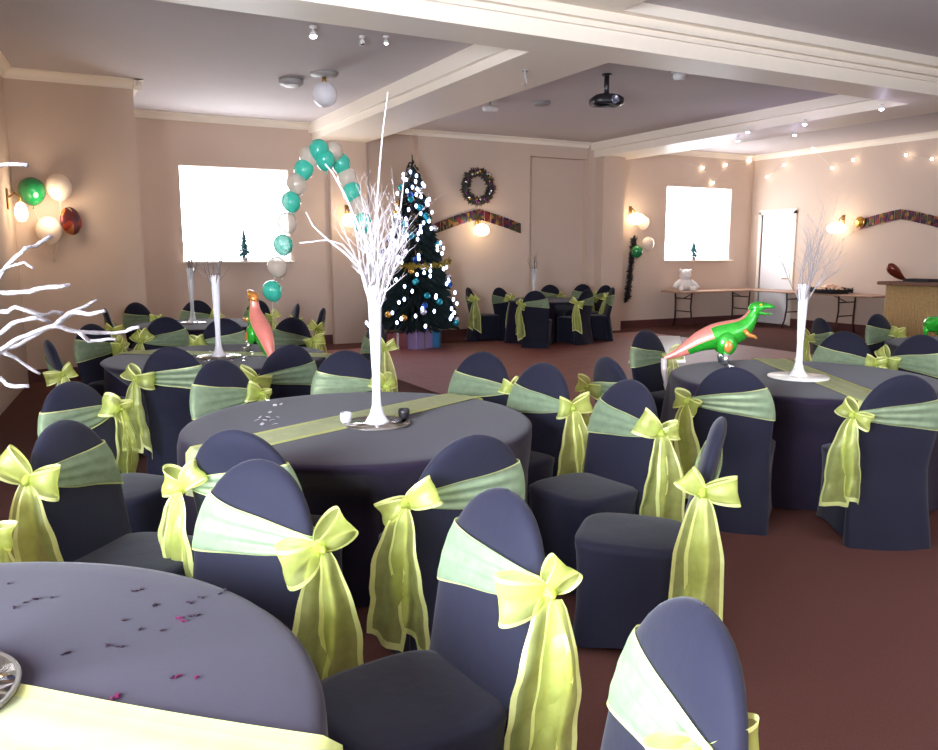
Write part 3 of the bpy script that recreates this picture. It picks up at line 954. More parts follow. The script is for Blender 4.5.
# ------------------------------------------------------------------ dinosaur balloons
def loft(b, secs, n=18, mif=None):
    """secs: (x, z, half width, half height up, half height down); the body lies along x"""
    import bisect
    N = 5; S = []
    for k in range(len(secs) - 1):
        p0 = secs[max(k - 1, 0)]; p1 = secs[k]; p2 = secs[k + 1]; p3 = secs[min(k + 2, len(secs) - 1)]
        for q in range(N):
            t = q / N
            S.append(tuple(.5 * ((2 * p1[i]) + (-p0[i] + p2[i]) * t + (2 * p0[i] - 5 * p1[i] + 4 * p2[i] - p3[i]) * t * t + (-p0[i] + 3 * p1[i] - 3 * p2[i] + p3[i]) * t ** 3) for i in range(5)))
    S.append(secs[-1])
    o = len(b.v)
    for i, (x, z, w, hu, hd) in enumerate(S):
        a_, c_ = S[max(0, i - 1)], S[min(len(S) - 1, i + 1)]
        tx, tz = c_[0] - a_[0], c_[1] - a_[1]; l = math.hypot(tx, tz) or 1; nx, nz = -tz / l, tx / l
        for j in range(n):
            a = 2 * PI * j / n; h = hu if math.sin(a) > 0 else hd
            b.v.append((x + nx * h * math.sin(a), w * math.cos(a), z + nz * h * math.sin(a)))
    for i in range(len(S) - 1):
        for j in range(n):
            b.f.append((o + i * n + j, o + i * n + (j + 1) % n, o + (i + 1) * n + (j + 1) % n, o + (i + 1) * n + j))
            b.m.append(mif(i / (len(S) - 1), (j + .5) / n) if mif else 0)
    b.f.append(tuple(o + k for k in range(n - 1, -1, -1))); b.m.append(b.m[-1])
    e = o + (len(S) - 1) * n
    b.f.append(tuple(e + k for k in range(n))); b.m.append(b.m[-2])


def dino(loc, rz, label, tilt=0, sc=1.0, red=False):
    t = thing('dinosaur_balloon', loc, rz, label, 'dinosaur balloon', 'walking dinosaur foil balloons')
    t.rotation_euler = (0, tilt, rz); t.scale = (sc, sc, sc)
    b = MB()
    secs = [(-.43, .05, .008, .012, .012), (-.36, .075, .02, .03, .025), (-.27, .12, .04, .055, .045), (-.17, .175, .068, .08, .07), (-.07, .215, .085, .095, .095), (.03, .245, .085, .09, .10), (.11, .285, .07, .07, .085),
            (.16, .335, .05, .05, .055), (.185, .385, .042, .042, .045), (.205, .415, .045, .045, .035)]

    def mif(u, v):
        if red: return 1 if (.06 < v < .66) else 0
        if u < .9 and .13 < v < .37: return 1
        if u < .42 and v < .5: return 1
        if u < .22: return 1
        return 0
    loft(b, secs, 20, mif)
    b.obj('body', [M['d_green'], M['d_pink']], t)
    h = MB()
    loft(h, [(.16, .40, .02, .02, .02), (.185, .42, .043, .04, .04), (.225, .43, .046, .04, .035), (.265, .432, .036, .03, .018), (.305, .428, .028, .022, .008), (.33, .424, .014, .01, .004)], 16)
    loft(h, [(.19, .395, .02, .015, .015), (.23, .392, .032, .008, .018), (.275, .385, .026, .006, .014), (.31, .38, .012, .004, .006)], 14)
    hd = h.obj('head', M['d_orange' if red else 'd_green'], t)
    e = MB()
    for s in (-1, 1): e.ball((.225, s * .04, .447), .011, 8)
    ey = e.obj('eye', M['d_yellow'], hd)
    for s in (-1, 1):
        l = MB(); l.ball((-.005, s * .075, .17), .075, 12, (1, .55, 1.15))
        lo = l.obj('thigh', M['d_green'], t)
        sp = MB(); sp.ball((.0, s * .108, .155), .04, 10, (.8, .35, 1.15)); tag(sp.obj('thigh_patch', M['d_orange'], lo), 'orange thigh patch')
        l = MB(); l.tube([(-.005, s * .085, .1), (-.015, s * .088, .055), (.0, s * .09, .02)], [.03, .02, .022], 10)
        for q in (-1, 0, 1): l.tube([(.0, s * .09, .014), (.05, s * .09 + q * .02, .01)], [.018, .008], 8)
        fo = l.obj('foot', M['silver'], t); tag(fo, 'silver foil foot')
        a = MB(); a.tube([(.115, s * .062, .27), (.145, s * .078, .235), (.185, s * .075, .225), (.2, s * .075, .21)], [.02, .016, .012, .007], 8)
        tag(a.obj('arm', M['d_orange'], t), 'small orange arm')
    return t


dg = dino((atz(724, 366, .754).x, atz(724, 366, .754).y, ZT), -YAW + R(-6), 'green and pink foil tyrannosaur balloon standing on the right-hand table', 0, 1.05)
b = MB(); b.tube([(-.43, 0, .05), (-.425, 0, -.05), (-.4, 0, -.17), (-.385, 0, -.25)], [.022, .02, .013, .004], 10)
tag(b.obj('tail_ribbon', M['silver_white'], dg), 'white foil ribbon hanging from the tail tip')
pl = atz(263, 352, .754)
dino((pl.x - .05, pl.y + .02, ZT + .01), -YAW + R(127), 'red and orange foil dinosaur balloon seen from behind on the left-hand table', R(-24), .98, True)
gb = MB(); 
gpos = Vector((7.3, 4.55, ZT))
gt = thing('dinosaur_balloon', (atz(932, 336, .754).x, atz(932, 336, .754).y, ZT), -YAW + R(-90), 'green foil balloon at the right edge, partly cut off', 'dinosaur balloon', 'walking dinosaur foil balloons')


def green_blob(t):
    b = MB(); loft(b, [(-.12, .1, .02, .02, .02), (-.06, .12, .07, .07, .07), (.02, .13, .085, .085, .09), (.09, .16, .06, .06, .06), (.15, .2, .03, .03, .03)], 16)
    b.obj('body', M['d_green'], t)
    for s in (-1, 1):
        l = MB(); l.tube([(.0, s * .06, .1), (.0, s * .07, .01)], [.03, .02], 8); l.obj('foot', M['d_green'], t)


green_blob(gt)


# ------------------------------------------------------------------ latex balloons
def balloon_prof(r):
    pr_ = []
    for i in range(15):
        t = i / 14; a = PI * t
        rr_ = math.sin(a) * r * (1 if t > .5 else 1 - .12 * (1 - 2 * t) ** 2)
        z = -math.cos(a) * r * (1.25 if t < .5 else 1.0)
        pr_.append((max(rr_, .004), z))
    return [(.012, -1.25 * r - .03), (.004, -1.25 * r - .012)] + pr_


BAL = {}


def bal_mesh(r, m):
    k = (round(r, 3), m)
    if k not in BAL: BAL[k] = MB().lathe(balloon_prof(r), 24).mesh('balloon', M[m])
    return BAL[k]


def balloon(p, r, m, label, group, tie=None, rot=(0, 0, 0)):
    o = bpy.data.objects.new('balloon', bal_mesh(r, m)); COL.objects.link(o); o.location = p; o.rotation_euler = rot
    tag(o, label, 'balloon', group)
    if tie is not None:
        a = Vector((0, 0, -1.25 * r - .02)); e = Matrix.Rotation(0, 4, 'Z') @ (Vector(tie) - Vector(p))
        pts = [a.lerp(e, k / 6) + Vector((.01 * math.sin(k * 2), 0, 0)) for k in range(7)]
        s = MB().tube(pts, .002, 4).obj('string', M['string'], o)
    return o


# bunch on the chimney breast
yb = YBR - .17
tie = aty(55, 262, YBR - .05)
G = 'balloons on the chimney breast'
balloon(aty(32, 190, yb), .15, 'green', 'dark green balloon at the chimney breast, top left of its bunch', G, tie)
balloon(aty(59, 186, yb), .15, 'pearl', 'pale balloon right of the dark green one on the chimney breast', G, tie)
balloon(aty(49, 229, yb), .15, 'pearl', 'pale balloon lowest in the chimney breast bunch', G, tie)
fb = aty(71, 221, yb)
o = MB().lathe([(max(.004, math.sin(PI * i / 12)) ** .8 * .17, -math.cos(PI * i / 12) * .055) for i in range(13)], 30).obj('foil_balloon', M['foilq'])
o.location = fb; o.rotation_euler = (R(86), 0, R(48)); tag(o, 'round red patterned foil balloon in the chimney breast bunch', 'balloon', G)
# bunch at the pier lamp on the right
G = 'balloons under the lamp beside the black garland'; yb = YC - .2; tie = aty(637, 262, YC - .1)
balloon(aty(643, 222, yb), .13, 'pearl', 'pale balloon right beside the glowing lamp by the black garland', G, tie)
balloon(aty(648, 243, yb - .1), .125, 'pearl', 'clear pale balloon lower right of the lamp by black garland', G, tie)
balloon(aty(637, 251, yb), .12, 'green', 'small green balloon hanging above the black garland', G, tie)

# arch
ARCH = [(272, 290, 't'), (277, 266, 'p'), (283, 244, 't'), (287, 222, 'p'), (291, 201, 't'), (296, 183, 'p'), (304, 169, 't'), (309, 156, 'p'), (319, 149, 't'), (325, 159, 't'), (333, 151, 'p'), (341, 163, 't'), (347, 177, 'p'), (352, 191, 't'), (358, 204, 'p'), (363, 222, 't'), (367, 243, 'p')]
ya = 9.4
ar = thing('balloon_arch', aty(277, 350, ya), 0, 'arch of turquoise and pale balloons rising beside the left window', 'balloon arch')
ar.location.z = 0
pts = []
for u, v, k in ARCH:
    p = aty(u, v, ya + .05 * math.sin(u)); pts.append(p)
    o = child('balloon', bal_mesh(.115, 'teal' if k == 't' else 'pearl'), ar); o.location = p - ar.location; o.rotation_euler = (R(rng.uniform(-25, 25)), R(rng.uniform(-25, 25)), 0)
    tag(o, 'turquoise balloon' if k == 't' else 'pale balloon')
sp = [Vector((pts[0].x, pts[0].y, .05))] + pts + [Vector((pts[-1].x + .25, pts[-1].y, .05))]
MB().tube([q - ar.location for q in sp], .004, 5).obj('arch_line', M['string'], ar)
for q in (sp[0], sp[-1]):
    w = MB().lathe([(.001, 0), (.1, 0), (.11, .02), (.1, .05), (.03, .07), (.001, .07)], 20).obj('weight', M['silver'], ar); w.location = Vector((q.x, q.y, 0)) - ar.location

# ------------------------------------------------------------------ Christmas tree
tx = aty(414, 330, 12.46)
tr = thing('christmas_tree', (tx.x, tx.y, 0), 0, 'tall dark Christmas tree with cool white lights and teal baubles', 'Christmas tree')
H = aty(404, 154, 12.46).z
MB().lathe([(.001, 0), (.22, 0), (.22, .03), (.06, .06), (.001, .06)], 24).obj('stand', M['black'], tr)
MB().tube([(0, 0, .03), (0, 0, H * .5), (0, 0, H - .3)], [.05, .035, .012], 10).obj('trunk', M['trunk'], tr)
b = MB(); rr = random.Random(12)
LO = .38


def tree_r(z): return .77 * max(0, (1 - (z - LO) / (H - LO))) ** .9


for i in range(4200):
    t = 1 - math.sqrt(rr.random()); z = LO + t * (H - LO - .12); a = rr.uniform(0, 2 * PI); r1 = tree_r(z) * rr.uniform(.8, 1.06) + .03; r0 = r1 * rr.uniform(.25, .6)
    d = Vector((math.cos(a), math.sin(a), 0)); p0 = d * r0 + Vector((0, 0, z + .05)); p1 = d * r1 + Vector((0, 0, z - .1 * r1 / .8))
    ax = (p1 - p0); side = ax.cross(Vector((0, 0, 1))).normalized()
    for q in range(4):
        ang = rr.uniform(0, PI); sv = side * math.cos(ang) + Vector((0, 0, 1)) * math.sin(ang); w = rr.uniform(.012, .032)
        c0 = p0.lerp(p1, .2); c1 = p0.lerp(p1, .7)
        b.add([c0, c1 + sv * w, p1, c1 - sv * w], [(0, 1, 2, 3)])
for i in range(60):
    z = H - rr.uniform(.0, .35); a = rr.uniform(0, 6.28); L = .05 + (H - z) * .3
    d = Vector((math.cos(a) * .8, math.sin(a) * .8, .6)); sv = Vector((-math.sin(a), math.cos(a), 0)) * .018
    p0 = Vector((0, 0, z - .1)); p1 = p0 + d * L
    b.add([p0, p0.lerp(p1, .6) + sv, p1, p0.lerp(p1, .6) - sv], [(0, 1, 2, 3)])
b.tube([(0, 0, H - .4), (0, 0, H)], [.02, .008], 6)
b.obj('foliage', M['needle'], tr, False)
bau = {k: MB().ball((0, 0, 0), .055, 12).mesh('bauble', M[k]) for k in ('b_teal', 'b_silver', 'b_blue', 'b_gold')}
names = {'b_teal': 'teal bauble', 'b_silver': 'silver bauble', 'b_blue': 'blue bauble', 'b_gold': 'gold bauble'}
cama = math.atan2(-tx.y, -tx.x)
for i in range(40):
    z = LO + .05 + (H - LO - .5) * ((i + .5) / 40) ** 1.2; a = cama + rr.uniform(-1.6, 1.6); r1 = tree_r(z) * 1.02 + .03
    k = rr.choice(['b_teal', 'b_teal', 'b_silver', 'b_silver', 'b_blue', 'b_gold'])
    o = child('bauble', bau[k], tr); o.location = (r1 * math.cos(a), r1 * math.sin(a), z - .05); tag(o, names[k])
ledm = MB().ball((0, 0, 0), .022, 6, (1, 1, 1.5)).mesh('tree_light', M['led'])
for i in range(92):
    z = LO + .02 + (H - LO - .3) * ((i + .5) / 92) ** 1.15; a = cama + rr.uniform(-1.35, 1.35); r1 = tree_r(z) * 1.1 + .035
    o = child('tree_light', ledm, tr); o.location = (r1 * math.cos(a), r1 * math.sin(a), z)
zt_ = aty(414, 262, 12.46).z
b = MB()
pts = []
for i in range(70):
    a = cama - 1.6 + 3.2 * i / 69; z = zt_ + .07 * math.cos((i / 69 - .5) * PI * 1.0) * -1 + .02 * i / 69; r1 = tree_r(z) * 1.08 + .05
    pts.append(Vector((r1 * math.cos(a), r1 * math.sin(a), z)))
b.tube(pts, .02, 6)
for p in pts:
    for q in range(9):
        d = Vector((rr.uniform(-1, 1), rr.uniform(-1, 1), rr.uniform(-1, 1))).normalized() * rr.uniform(.05, .09); s_ = Vector((rr.uniform(-1, 1), rr.uniform(-1, 1), rr.uniform(-1, 1))) * .012
        b.add([p, p + d * .6 + s_, p + d, p + d * .6 - s_], [(0, 1, 2, 3)])
tag(b.obj('tinsel', M['gold_tinsel'], tr, False), 'olive gold tinsel wrap')


def gift(u, v, y, sx, sy, sz, rz, m, label):
    p = aty(u, v, y)
    t = thing('gift_box', (p.x, p.y, .002), rz, label, 'gift', 'presents under the tree')
    MB().box(-sx, -sy, 0, sx, sy, sz, bev=.008).obj('box', M[m], t, False)
    MB().box(-.02, -sy - .002, -.0, .02, sy + .002, sz + .003).obj('ribbon', M['b_silver'], t, False)


gift(418, 325, 12.1, .2, .15, .34, .4, 'gift_p', 'large mauve wrapped present under the Christmas tree')
gift(396, 325, 12.2, .15, .13, .28, -.2, 'gift_r', 'dark red present at the left under the Christmas tree')
gift(435, 325, 12.1, .09, .09, .3, .9, 'gift_b', 'slim blue present at the right under the Christmas tree')


# ------------------------------------------------------------------ wall decorations
def fluff(b, pts, r, n, rr, w=.012):
    for p in pts:
        for q in range(n):
            d = Vector((rr.uniform(-1, 1), rr.uniform(-1, 1), rr.uniform(-1, 1))).normalized() * rr.uniform(.5, 1) * r; s_ = Vector((rr.uniform(-1, 1), rr.uniform(-1, 1), rr.uniform(-1, 1))) * w
            b.add([p, p + d * .6 + s_, p + d, p + d * .6 - s_], [(0, 1, 2, 3)])


wc = aty(478, 187, YC - .17); rr = random.Random(8)
wr = thing('wreath', wc, 0, 'dark Christmas wreath hung on the centre wall above the lamp', 'wreath')
pts = [Vector((.265 * math.cos(2 * PI * i / 60), 0, .265 * math.sin(2 * PI * i / 60))) for i in range(60)]
b = MB(); b.tube(pts + [pts[0]], .06, 8); fluff(b, pts, .135, 26, rr, .016); b.obj('foliage', M['wreathleaf'], wr, False)
for i in range(26):
    a = rr.uniform(0, 6.28); q = .265 + rr.uniform(-.06, .06); k = rr.choice(['b_purple', 'b_gold', 'b_silver', 'b_purple'])
    o = MB().ball((q * math.cos(a), -.08, q * math.sin(a)), .024, 8).obj('bauble', M[k], wr)


def banner(pa, pm, pb, normal, label, n=7):
    """two drooping arms of foil panels"""
    t = thing('foil_banner', pm, 0, label, 'banner', 'foil banners on the walls')
    for s, e in ((0, pa), (1, pb)):
        e = Vector(e) - Vector(pm); nrm = Vector(normal)
        for i in range(n):
            a0 = e * (i / n + .01); a1 = e * ((i + 1) / n - .01)
            dz = lambda q: -.05 * (q.length / e.length) ** 2
            h = .095
            v = []
            for oo in (.0, .012):
                for q in (a0, a1):
                    for hh in (-h, h): v.append(q + nrm * oo + Vector((0, 0, hh + dz(q))))
            b = MB(); b.add(v, [(0, 2, 3, 1), (4, 5, 7, 6), (0, 1, 5, 4), (2, 6, 7, 3), (0, 4, 6, 2), (1, 3, 7, 5)])
            b.obj('panel', M['banner'], t, False)
    MB().tube([Vector(pa) - Vector(pm) + Vector((0, 0, .05)), Vector((0, 0, .1)), Vector(pb) - Vector(pm) + Vector((0, 0, .05))], .004, 5).obj('cord', M['string'], t)


banner(aty(434, 226, YC - .03), aty(478, 214, YC - .03), aty(521, 226, YC - .03), (0, -1, 0), 'foil banner drooping either side of the centre wall lamp')
banner(atx(857, 223, XR - .03), atx(901, 214, XR - .03), atx(948, 222, XR - .03), (-1, 0, 0), 'purple and gold foil banner on the right-hand wall')
rs = atx(860, 222, XR - .06)
tag(MB().ball((0, 0, 0), .12, 12, (.35, 1, .9)).obj('foil_rosette', M['b_gold']), 'gold foil rosette at the left end of the right-hand banner', 'decoration').location = rs


def lamp(p, nrm, label, power, sc=1.0, cup=True):
    t = thing('wall_lamp', p, math.atan2(nrm[1], nrm[0]), label, 'wall lamp', 'lit wall lamps')
    b = MB(); b.box(-.0, -.04, -.02, .02, .04, .22, bev=.008); b.tube([(.02, 0, .12), (.08, 0, .17), (.13, 0, .13), (.13, 0, .07)], .012, 8)
    tag(b.obj('bracket', M['brass'], t), 'brass bracket')
    s = MB().lathe([(.02 * sc, .07), (.06 * sc, .05), (.085 * sc, .01), (.1 * sc, -.05), (.09 * sc, -.1), (.05 * sc, -.145), (.001, -.155)], 24, (.10 + .05 * sc, 0, 0)).obj('shade', M['shade'], t)
    tag(s, 'glowing white glass shade')
    l = bpy.data.lights.new('lamp_bulb', 'POINT'); l.energy = power; l.color = (1.0, .80, .58); l.shadow_soft_size = .14
    lo = bpy.data.objects.new('lamp_bulb', l); COL.objects.link(lo); lo.parent = t; lo.location = (.42, 0, .02)
    return t


lamp(aty(477, 230, YC - .02) + Vector((0, 0, .04)), (0, -1), 'lit globe wall lamp below the wreath on the centre wall', 9, 1.5)
lamp(aty(630, 217, YC), (0, -1), 'lit wall lamp above the black garland by the right window', 12, 1.9)
lamp(atx(843, 226, XR), (-1, 0), 'lit wall lamp on the right-hand wall beside the banner', 12, 1.9)
lamp(aty(347, 218, YL - .12), (0, -1), 'lit wall lamp glowing behind the white twigs left of tree', 12, 1.5)
pw = aty(14, 208, 10.7); xx = XL(pw.y)
lamp(Vector((xx, 10.7, pw.z)), (1, 0), 'lit wall lamp at the left edge on the left wall', 18, .7)

# black garland hanging below the right lamp
b = MB(); rr = random.Random(3)
pts = [aty(634 - 7 * t, 238 + 62 * t, YC - .1) for t in [i / 60 for i in range(61)]]
b.tube(pts, .03, 6); fluff(b, pts, .11, 16, rr, .014)
tag(b.obj('garland', M['black_fluff'], None, False), 'black feathery garland hanging below the lamp at the pier', 'garland')


# fairy lights
def fairy(pts, spots, label, nrm):
    t = thing('fairy_light_string', pts[0], 0, label, 'fairy lights', 'strings of fairy lights')
    o = Vector(pts[0])
    MB().tube([Vector(p) - o for p in pts], .004, 5).obj('wire', M['string'], t)
    for p in spots:
        c = child('fairy_light', FL, t); c.location = Vector(p) - o
    return t


FL = MB().ball((0, 0, 0), .024, 8).mesh('fairy_light', M['bulb'])
S1 = [(703, 168), (713, 183), (726, 165), (750, 161)]
S2 = [(767, 177), (784, 165), (813, 148), (832, 168), (853, 160), (871, 133), (890, 136), (906, 155), (932, 159)]
p1 = [aty(u, v, YC - .05) for u, v in S1]
fairy([p1[0] + Vector((-.6, 0, .1))] + p1, p1, 'fairy light string on the wall above the right window', None)
p2 = [atx(u, v, XR - .1) for u, v in S2]
fairy(p2 + [p2[-1] + Vector((0, -.8, .1))], p2, 'fairy light string zigzagging on the right-hand wall', None)


# ceiling spots / fixtures
def spot(p, label, m='spot', group='ceiling spotlights', r=.045, sc=1):
    t = thing('ceiling_spotlight', p, 0, label, 'spotlight', group); t.scale = (sc, sc, sc)
    MB().lathe([(.001, 0), (.05, 0), (.05, -.02), (.02, -.03), (.001, -.03)], 20).obj('mount', M['white'], t)
    MB().tube([(0, 0, -.02), (0, 0, -.07)], .01, 8).obj('stem', M['white'], t)
    MB().lathe([(.001, -.06), (.03, -.06), (.05, -.12), (.048, -.12), (.001, -.11)], 20).obj('housing', M['white'], t)
    MB().ball((0, 0, -.125), r, 10, (1, 1, .6)).obj('lamp_face', M[m], t)
    return t


spot(atz(313, 26, ZC), 'bright ceiling spotlight at top left near the main beam', sc=.75)
spot(atz(362, 36, ZC), 'dim ceiling spotlight, left of the pair by the main beam', 'silver', sc=.6)
spot(atz(386, 36, ZC), 'dim ceiling spotlight, right of the pair by the main beam', 'bulb', r=.025, sc=.6)
for (u, v), l in (((748, 127), 'purple-white spotlight under the right beam, upper of the left pair'), ((738, 136), 'purple-white spotlight under the right beam, lower of the left pair'), ((805, 119), 'purple-white spotlight in the middle of the right beam, upper'), ((795, 130), 'purple-white spotlight in the middle of the right beam, lower'), ((882, 103), 'brightest spotlight under the right beam near main beam')):
    p = atz(u, v, ZS); spot(p, l, group='spotlights under the right beam', r=.045, sc=.62)
    l_ = bpy.data.lights.new('spot_glow', 'POINT'); l_.energy = 2.2; l_.color = (.72, .66, 1); l_.shadow_soft_size = .06
    lo = bpy.data.objects.new('spot_glow', l_); COL.objects.link(lo); lo.location = p + Vector((0, 0, -.26))
# tilted white spot
p = atz(674, 70, ZC); t = thing('ceiling_spotlight', p, 0, 'white tilted spotlight on the centre ceiling by the main beam', 'spotlight', 'centre ceiling fittings')
MB().lathe([(.001, 0), (.06, 0), (.06, -.025), (.001, -.025)], 20).obj('mount', M['grey'], t)
mm = Matrix.Rotation(R(70), 4, 'Y')
MB().lathe([(.001, .0), (.035, 0), (.06, .13), (.055, .13), (.001, .12)], 20, (.02, 0, -.08), 0, mm).obj('housing', M['white'], t)
MB().lathe([(.001, .12), (.052, .12), (.05, .135), (.001, .137)], 20, (.02, 0, -.08), 0, mm).obj('lamp_face', M['bulb'], t)
p = atz(490, 101, ZC); t = thing('ceiling_spotlight', p, 0, 'pale tube fitting on the centre ceiling beside the left beam', 'light fitting', 'centre ceiling fittings')
MB().tube([(0, 0, 0), (0, 0, -.09)], .012, 8).obj('stem', M['grey'], t)
MB().tube([(-.12, -.05, -.12), (.14, .06, -.08)], [.04, .045], 12).obj('housing', M['white'], t)
tag(MB().lathe([(.001, 0), (.13, 0), (.13, -.03), (.1, -.05), (.001, -.05)], 24).obj('ceiling_vent', M['grey']), 'flat round vent on the centre ceiling', 'ceiling vent').location = atz(541, 102, ZC)
p = atz(525, 62, ZC); p.z = ZS
t = thing('ceiling_hook', atz(525, 70, ZS), 0, 'small hook bracket hanging under the left beam', 'hook')
MB().tube([(0, 0, 0), (0, 0, -.07), (.025, 0, -.11), (.0, 0, -.15), (-.02, 0, -.13)], .01, 8).obj('hook', M['grey'], t)
MB().lathe([(.001, 0), (.03, 0), (.03, -.012), (.001, -.012)], 16).obj('plate', M['grey'], t)
t = thing('smoke_detector', atz(291, 79, ZC), 0, 'flat grey round smoke detector on the left bay ceiling', 'smoke detector')
MB().lathe([(.001, 0), (.15, 0), (.15, -.05), (.13, -.075), (.001, -.075)], 28).obj('body', M['grey'], t)
MB().lathe([(.001, -.07), (.09, -.07), (.08, -.095), (.001, -.095)], 24).obj('cap', M['white'], t)
p = atz(324, 73, ZC); t = thing('globe_light', p, 0, 'frosted ceiling globe on a dark rose in the left bay', 'ceiling light')
MB().lathe([(.001, 0), (.17, 0), (.16, -.03), (.05, -.05), (.001, -.05)], 28).obj('rose', M['grey'], t)
MB().tube([(0, 0, -.04), (0, 0, -.14)], .025, 10).obj('neck', M['brass'], t)
MB().ball((0, 0, -.25), .15, 18).obj('globe', M['glass'], t)

# projector
p = atz(607, 74, ZC); t = thing('projector', p, -YAW + R(8), 'black projector hanging from the centre ceiling', 'projector')
b = MB(); b.lathe([(.001, 0), (.06, 0), (.06, -.02), (.001, -.02)], 20); b.tube([(0, 0, -.01), (0, 0, -.26)], .032, 12)
b.obj('pole', M['black'], t)
b = MB()


def pj(i, j):
    zz = [-.24, -.255, -.29, -.34, -.365, -.37][round(i * 5)]; s = [.5, .75, .98, 1.0, .93, .8][round(i * 5)]
    a = j * 2 * PI; e = 3.5; r_ = (abs(math.cos(a)) ** e + abs(math.sin(a)) ** e) ** (-1 / e)
    return (.2 * s * r_ * math.cos(a), .17 * s * r_ * math.sin(a), zz)


b.grid(pj, 6, 40, cv=True); b.f.append(tuple(range(39, -1, -1))); b.m.append(0); b.f.append(tuple(range(200, 240))); b.m.append(0)
b.obj('housing', M['black'], t)
b = MB().lathe([(.001, 0), (.045, 0), (.05, .02), (.05, .05), (.04, .05), (.001, .03)], 20, (.05, -.15, -.325), 0, Matrix.Rotation(R(90), 4, 'X'))
b.obj('lens', M['lens'], t)

# ------------------------------------------------------------------ things on the sills
def sill_tree(p, h, label, m='needle'):
    t = thing('small_tree', p, 0, label, 'small tree', 'miniature trees on the window sills')
    MB().lathe([(.001, 0), (.05, 0), (.06, .07), (.001, .07)], 16).obj('pot', M['b_silver'], t)
    b = MB(); rr = random.Random(5)
    for i in range(160):
        q = rr.random(); z = .08 + q * (h - .1); a = rr.uniform(0, 6.28); r1 = .14 * (1 - q) + .015; d = Vector((math.cos(a), math.sin(a), 0)); sv = Vector((-d.y, d.x, rr.uniform(-.5, .5))) * .018
        p0 = Vector((0, 0, z + .04)); p1 = d * r1 + Vector((0, 0, z - .03)); b.add([p0, p0.lerp(p1, .6) + sv, p1, p0.lerp(p1, .6) - sv], [(0, 1, 2, 3)])
    b.tube([(0, 0, .05), (0, 0, h)], [.012, .004], 5)
    b.obj('foliage', M['sill'], t, False)
    return t


M['sill'] = mat('blue_green_needles', (36, 84, 92), .7, var=.3, scale=40)
sill_tree((aty(244, 260, YL).x, YL - .07, W1[2] + .004), .5, 'tiny blue-green Christmas tree on the left window sill')
sill_tree((aty(691, 258, YC).x, YC - .07, W2[2] + .004), .42, 'tiny Christmas tree on the right window sill')

# ------------------------------------------------------------------ right bay furniture
def trestle(c, rz, L, W, label, legs):
    t = thing('trestle_table', (c[0], c[1], 0), rz, label, 'folding table', 'folding buffet tables')
    MB().box(-L / 2, -W / 2, .75, L / 2, W / 2, .785, bev=.008).obj('tabletop', M['wood'], t, False)
    for x in legs:
        b = MB()
        for s in (-1, 1):
            b.tube([(x, s * W * .36, .75), (x, s * W * .33, .45), (x + .02, s * W * .36, .18), (x + .03, s * W * .46, .014)], .018, 8)
        b.tube([(x, -W * .36, .62), (x, W * .36, .62)], .012, 6); b.tube([(x, -W * .34, .35), (x, W * .34, .35)], .012, 6)
        b.tube([(x, 0, .62), (x + (.35 if x < 0 else -.35), 0, .75)], .01, 6)
        b.obj('leg', M['steel'], t)


xa0 = aty(672, 286, 12.85).x; xa1 = 14.3
trestle(((xa0 + xa1) / 2 - .02, 12.85), 0, xa1 - xa0 - .04, .7, 'long folding table below the right window', (-.95, .75))
y1 = atx(884, 292, 13.95).y
trestle((13.98, (y1 + 12.4) / 2), PI / 2, 12.4 - y1, .7, 'folding buffet table along the right-hand wall carrying food', (-.62, .62))
# white soft toy
p = aty(685, 284, 12.85); t = thing('soft_toy', (p.x, 12.85, .786), -YAW, 'round white soft toy sitting on the table below the right window', 'soft toy')
MB().ball((0, 0, .13), .15, 14, (1, .9, .9)).obj('body', M['toy'], t)
h = MB().ball((0, -.02, .33), .125, 14); h.ball((-.1, 0, .42), .04, 8); h.ball((.1, 0, .42), .04, 8); h.ball((0, -.12, .31), .05, 8, (1, .7, .8)); h.obj('head', M['toy'], t)
for s in (-1, 1):
    MB().tube([(s * .1, -.02, .2), (s * .2, -.06, .13), (s * .25, -.1, .06)], [.055, .05, .045], 10).obj('arm', M['toy'], t)
    MB().tube([(s * .07, -.08, .06), (s * .13, -.2, .05), (s * .14, -.25, .06)], [.06, .055, .05], 10).obj('leg', M['toy'], t)
# platter
p = atx(832, 288, 13.95); t = thing('food_platter', (13.9, p.y, .786), PI / 2, 'dark platter piled with pale buffet food on the wall table', 'platter')
MB().lathe([(.001, 0), (.3, 0), (.4, .03), (.4, .04), (.3, .015), (.001, .015)], 32).obj('dish', M['black'], t)
b = MB(); rr = random.Random(6)
for i in range(70):
    a = rr.uniform(0, 6.28); q = rr.uniform(0, .3); b.ball((q * math.cos(a), q * math.sin(a), .03 + .13 * (1 - q / .32) * rr.random() + .02), .045, 6, (1, .8, .7))
tag(b.obj('food', M['food'], t), 'pile of pale food', kind='stuff')
b = MB(); pts = [Vector((.37 * math.cos(i / 40 * 6.283), .37 * math.sin(i / 40 * 6.283), .06)) for i in range(40)]; b.tube(pts + [pts[0]], .03, 6); fluff(b, pts, .09, 10, rr); tag(b.obj('garnish', M['black_fluff'], t, False), 'dark leafy edging')

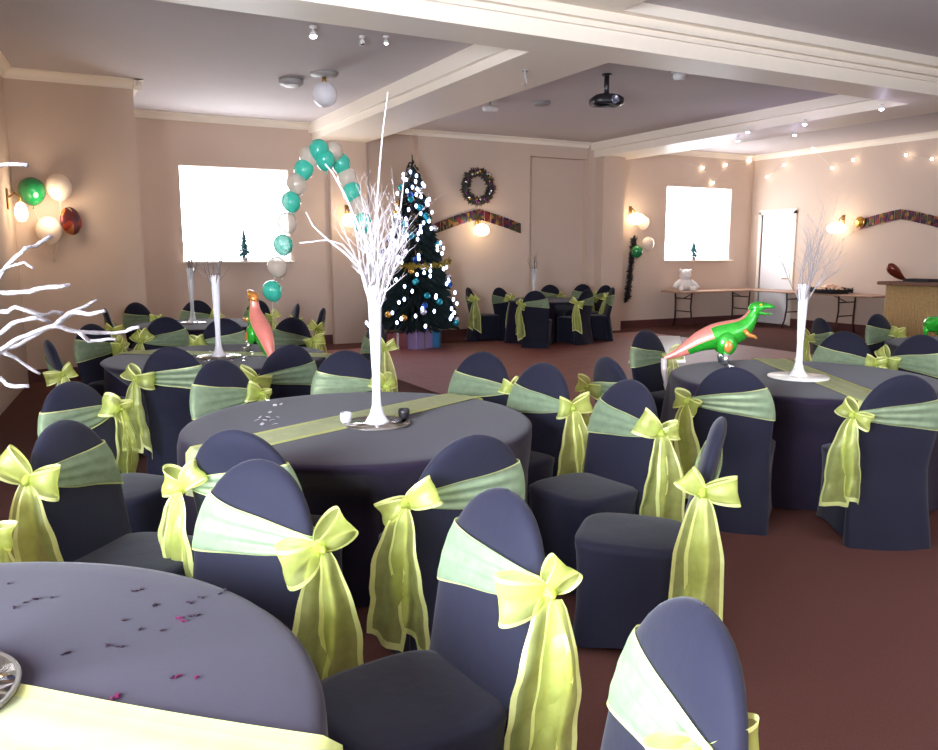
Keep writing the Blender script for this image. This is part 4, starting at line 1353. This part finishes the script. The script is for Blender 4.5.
# bar counter
xb = 12.55; yb1 = atx(884, 300, xb).y
t = thing('bar_counter', (xb, 0, 0), 0, 'bamboo-fronted bar counter at the right edge', 'bar counter')
b = MB()
for k in range(int((yb1 - 3.0) / .045)):
    y = yb1 - .03 - k * .045
    b.tube([(0.02, y, .02), (.02, y, 1.06)], .0235, 8)
b.obj('bamboo_front', M['bar'], t)
b = MB()
for k in range(15):
    b.tube([(.06 + k * .045, yb1 - .01, .02), (.06 + k * .045, yb1 - .01, 1.06)], .0235, 8)
b.obj('bamboo_end', M['bar'], t)
MB().box(.04, 3.0, 0, .7, yb1 - .03, 1.06).obj('carcass', M['bartop'], t, False)
MB().box(-.12, 2.9, 1.06, .8, yb1 + .08, 1.115, bev=.012).obj('counter_top', M['bartop'], t, False)
p = atx(896, 272, xb + .25); t = thing('foil_balloon', (p.x, p.y, 1.117), -YAW, 'glossy red-brown foil balloon leaning on the bar counter', 'balloon')
b = MB(); loft(b, [(-.15, .27, .02, .02, .02), (-.11, .245, .08, .07, .07), (-.04, .18, .1, .085, .09), (.05, .1, .085, .06, .07), (.13, .045, .05, .03, .035), (.2, .02, .015, .012, .012)], 18)
b.obj('envelope', M['brown_foil'], t)
b = MB(); b.ball((-.125, 0, .255), .03, 8); tag(b.obj('tip', M['d_orange'], t), 'orange tip')
p = atx(921, 281, xb + .25); t = thing('serving_tray', (p.x, p.y, 1.116), 0, 'low dark tray on the bar counter, right of the brown balloon', 'tray')
MB().box(-.15, -.2, 0, .15, .2, .015, bev=.006).obj('base', M['black'], t, False)
b = MB(); b.box(-.16, -.21, .0, -.145, .21, .05); b.box(.145, -.21, 0, .16, .21, .05); b.box(-.145, -.21, 0, .145, -.195, .05); b.box(-.145, .195, 0, .145, .21, .05); b.obj('rim', M['black'], t, False)

# pale strip let into the dance floor
a0 = atz(628, 364, 0); a1 = atz(686, 364, 0); a2 = atz(680, 337, 0); a3 = atz(640, 337, 0)
b = MB(); q = [a0, a1, a2, a3]
b.add([(p.x, p.y, z) for z in (.012, .02) for p in q], [(3, 2, 1, 0), (4, 5, 6, 7), (0, 1, 5, 4), (1, 2, 6, 5), (2, 3, 7, 6), (3, 0, 4, 7)])
struct('floor_pale_strip', b, M['pale'])

# ------------------------------------------------------------------ light
w = bpy.data.worlds.new('world'); scn.world = w; w.use_nodes = True
w.node_tree.nodes['Background'].inputs[0].default_value = (.75, .85, 1, 1)
w.node_tree.nodes['Background'].inputs[1].default_value = .6


scn.view_settings.view_transform = 'Standard'
scn.view_settings.look = 'None'
scn.view_settings.gamma = 1
scn.view_settings.use_curve_mapping = False
scn.view_settings.exposure = 0.0
scn.cycles.use_denoising = True
scn.cycles.max_bounces = 8
scn.cycles.diffuse_bounces = 4
scn.cycles.glossy_bounces = 3
scn.cycles.transparent_max_bounces = 24
scn.cycles.sample_clamp_indirect = 6
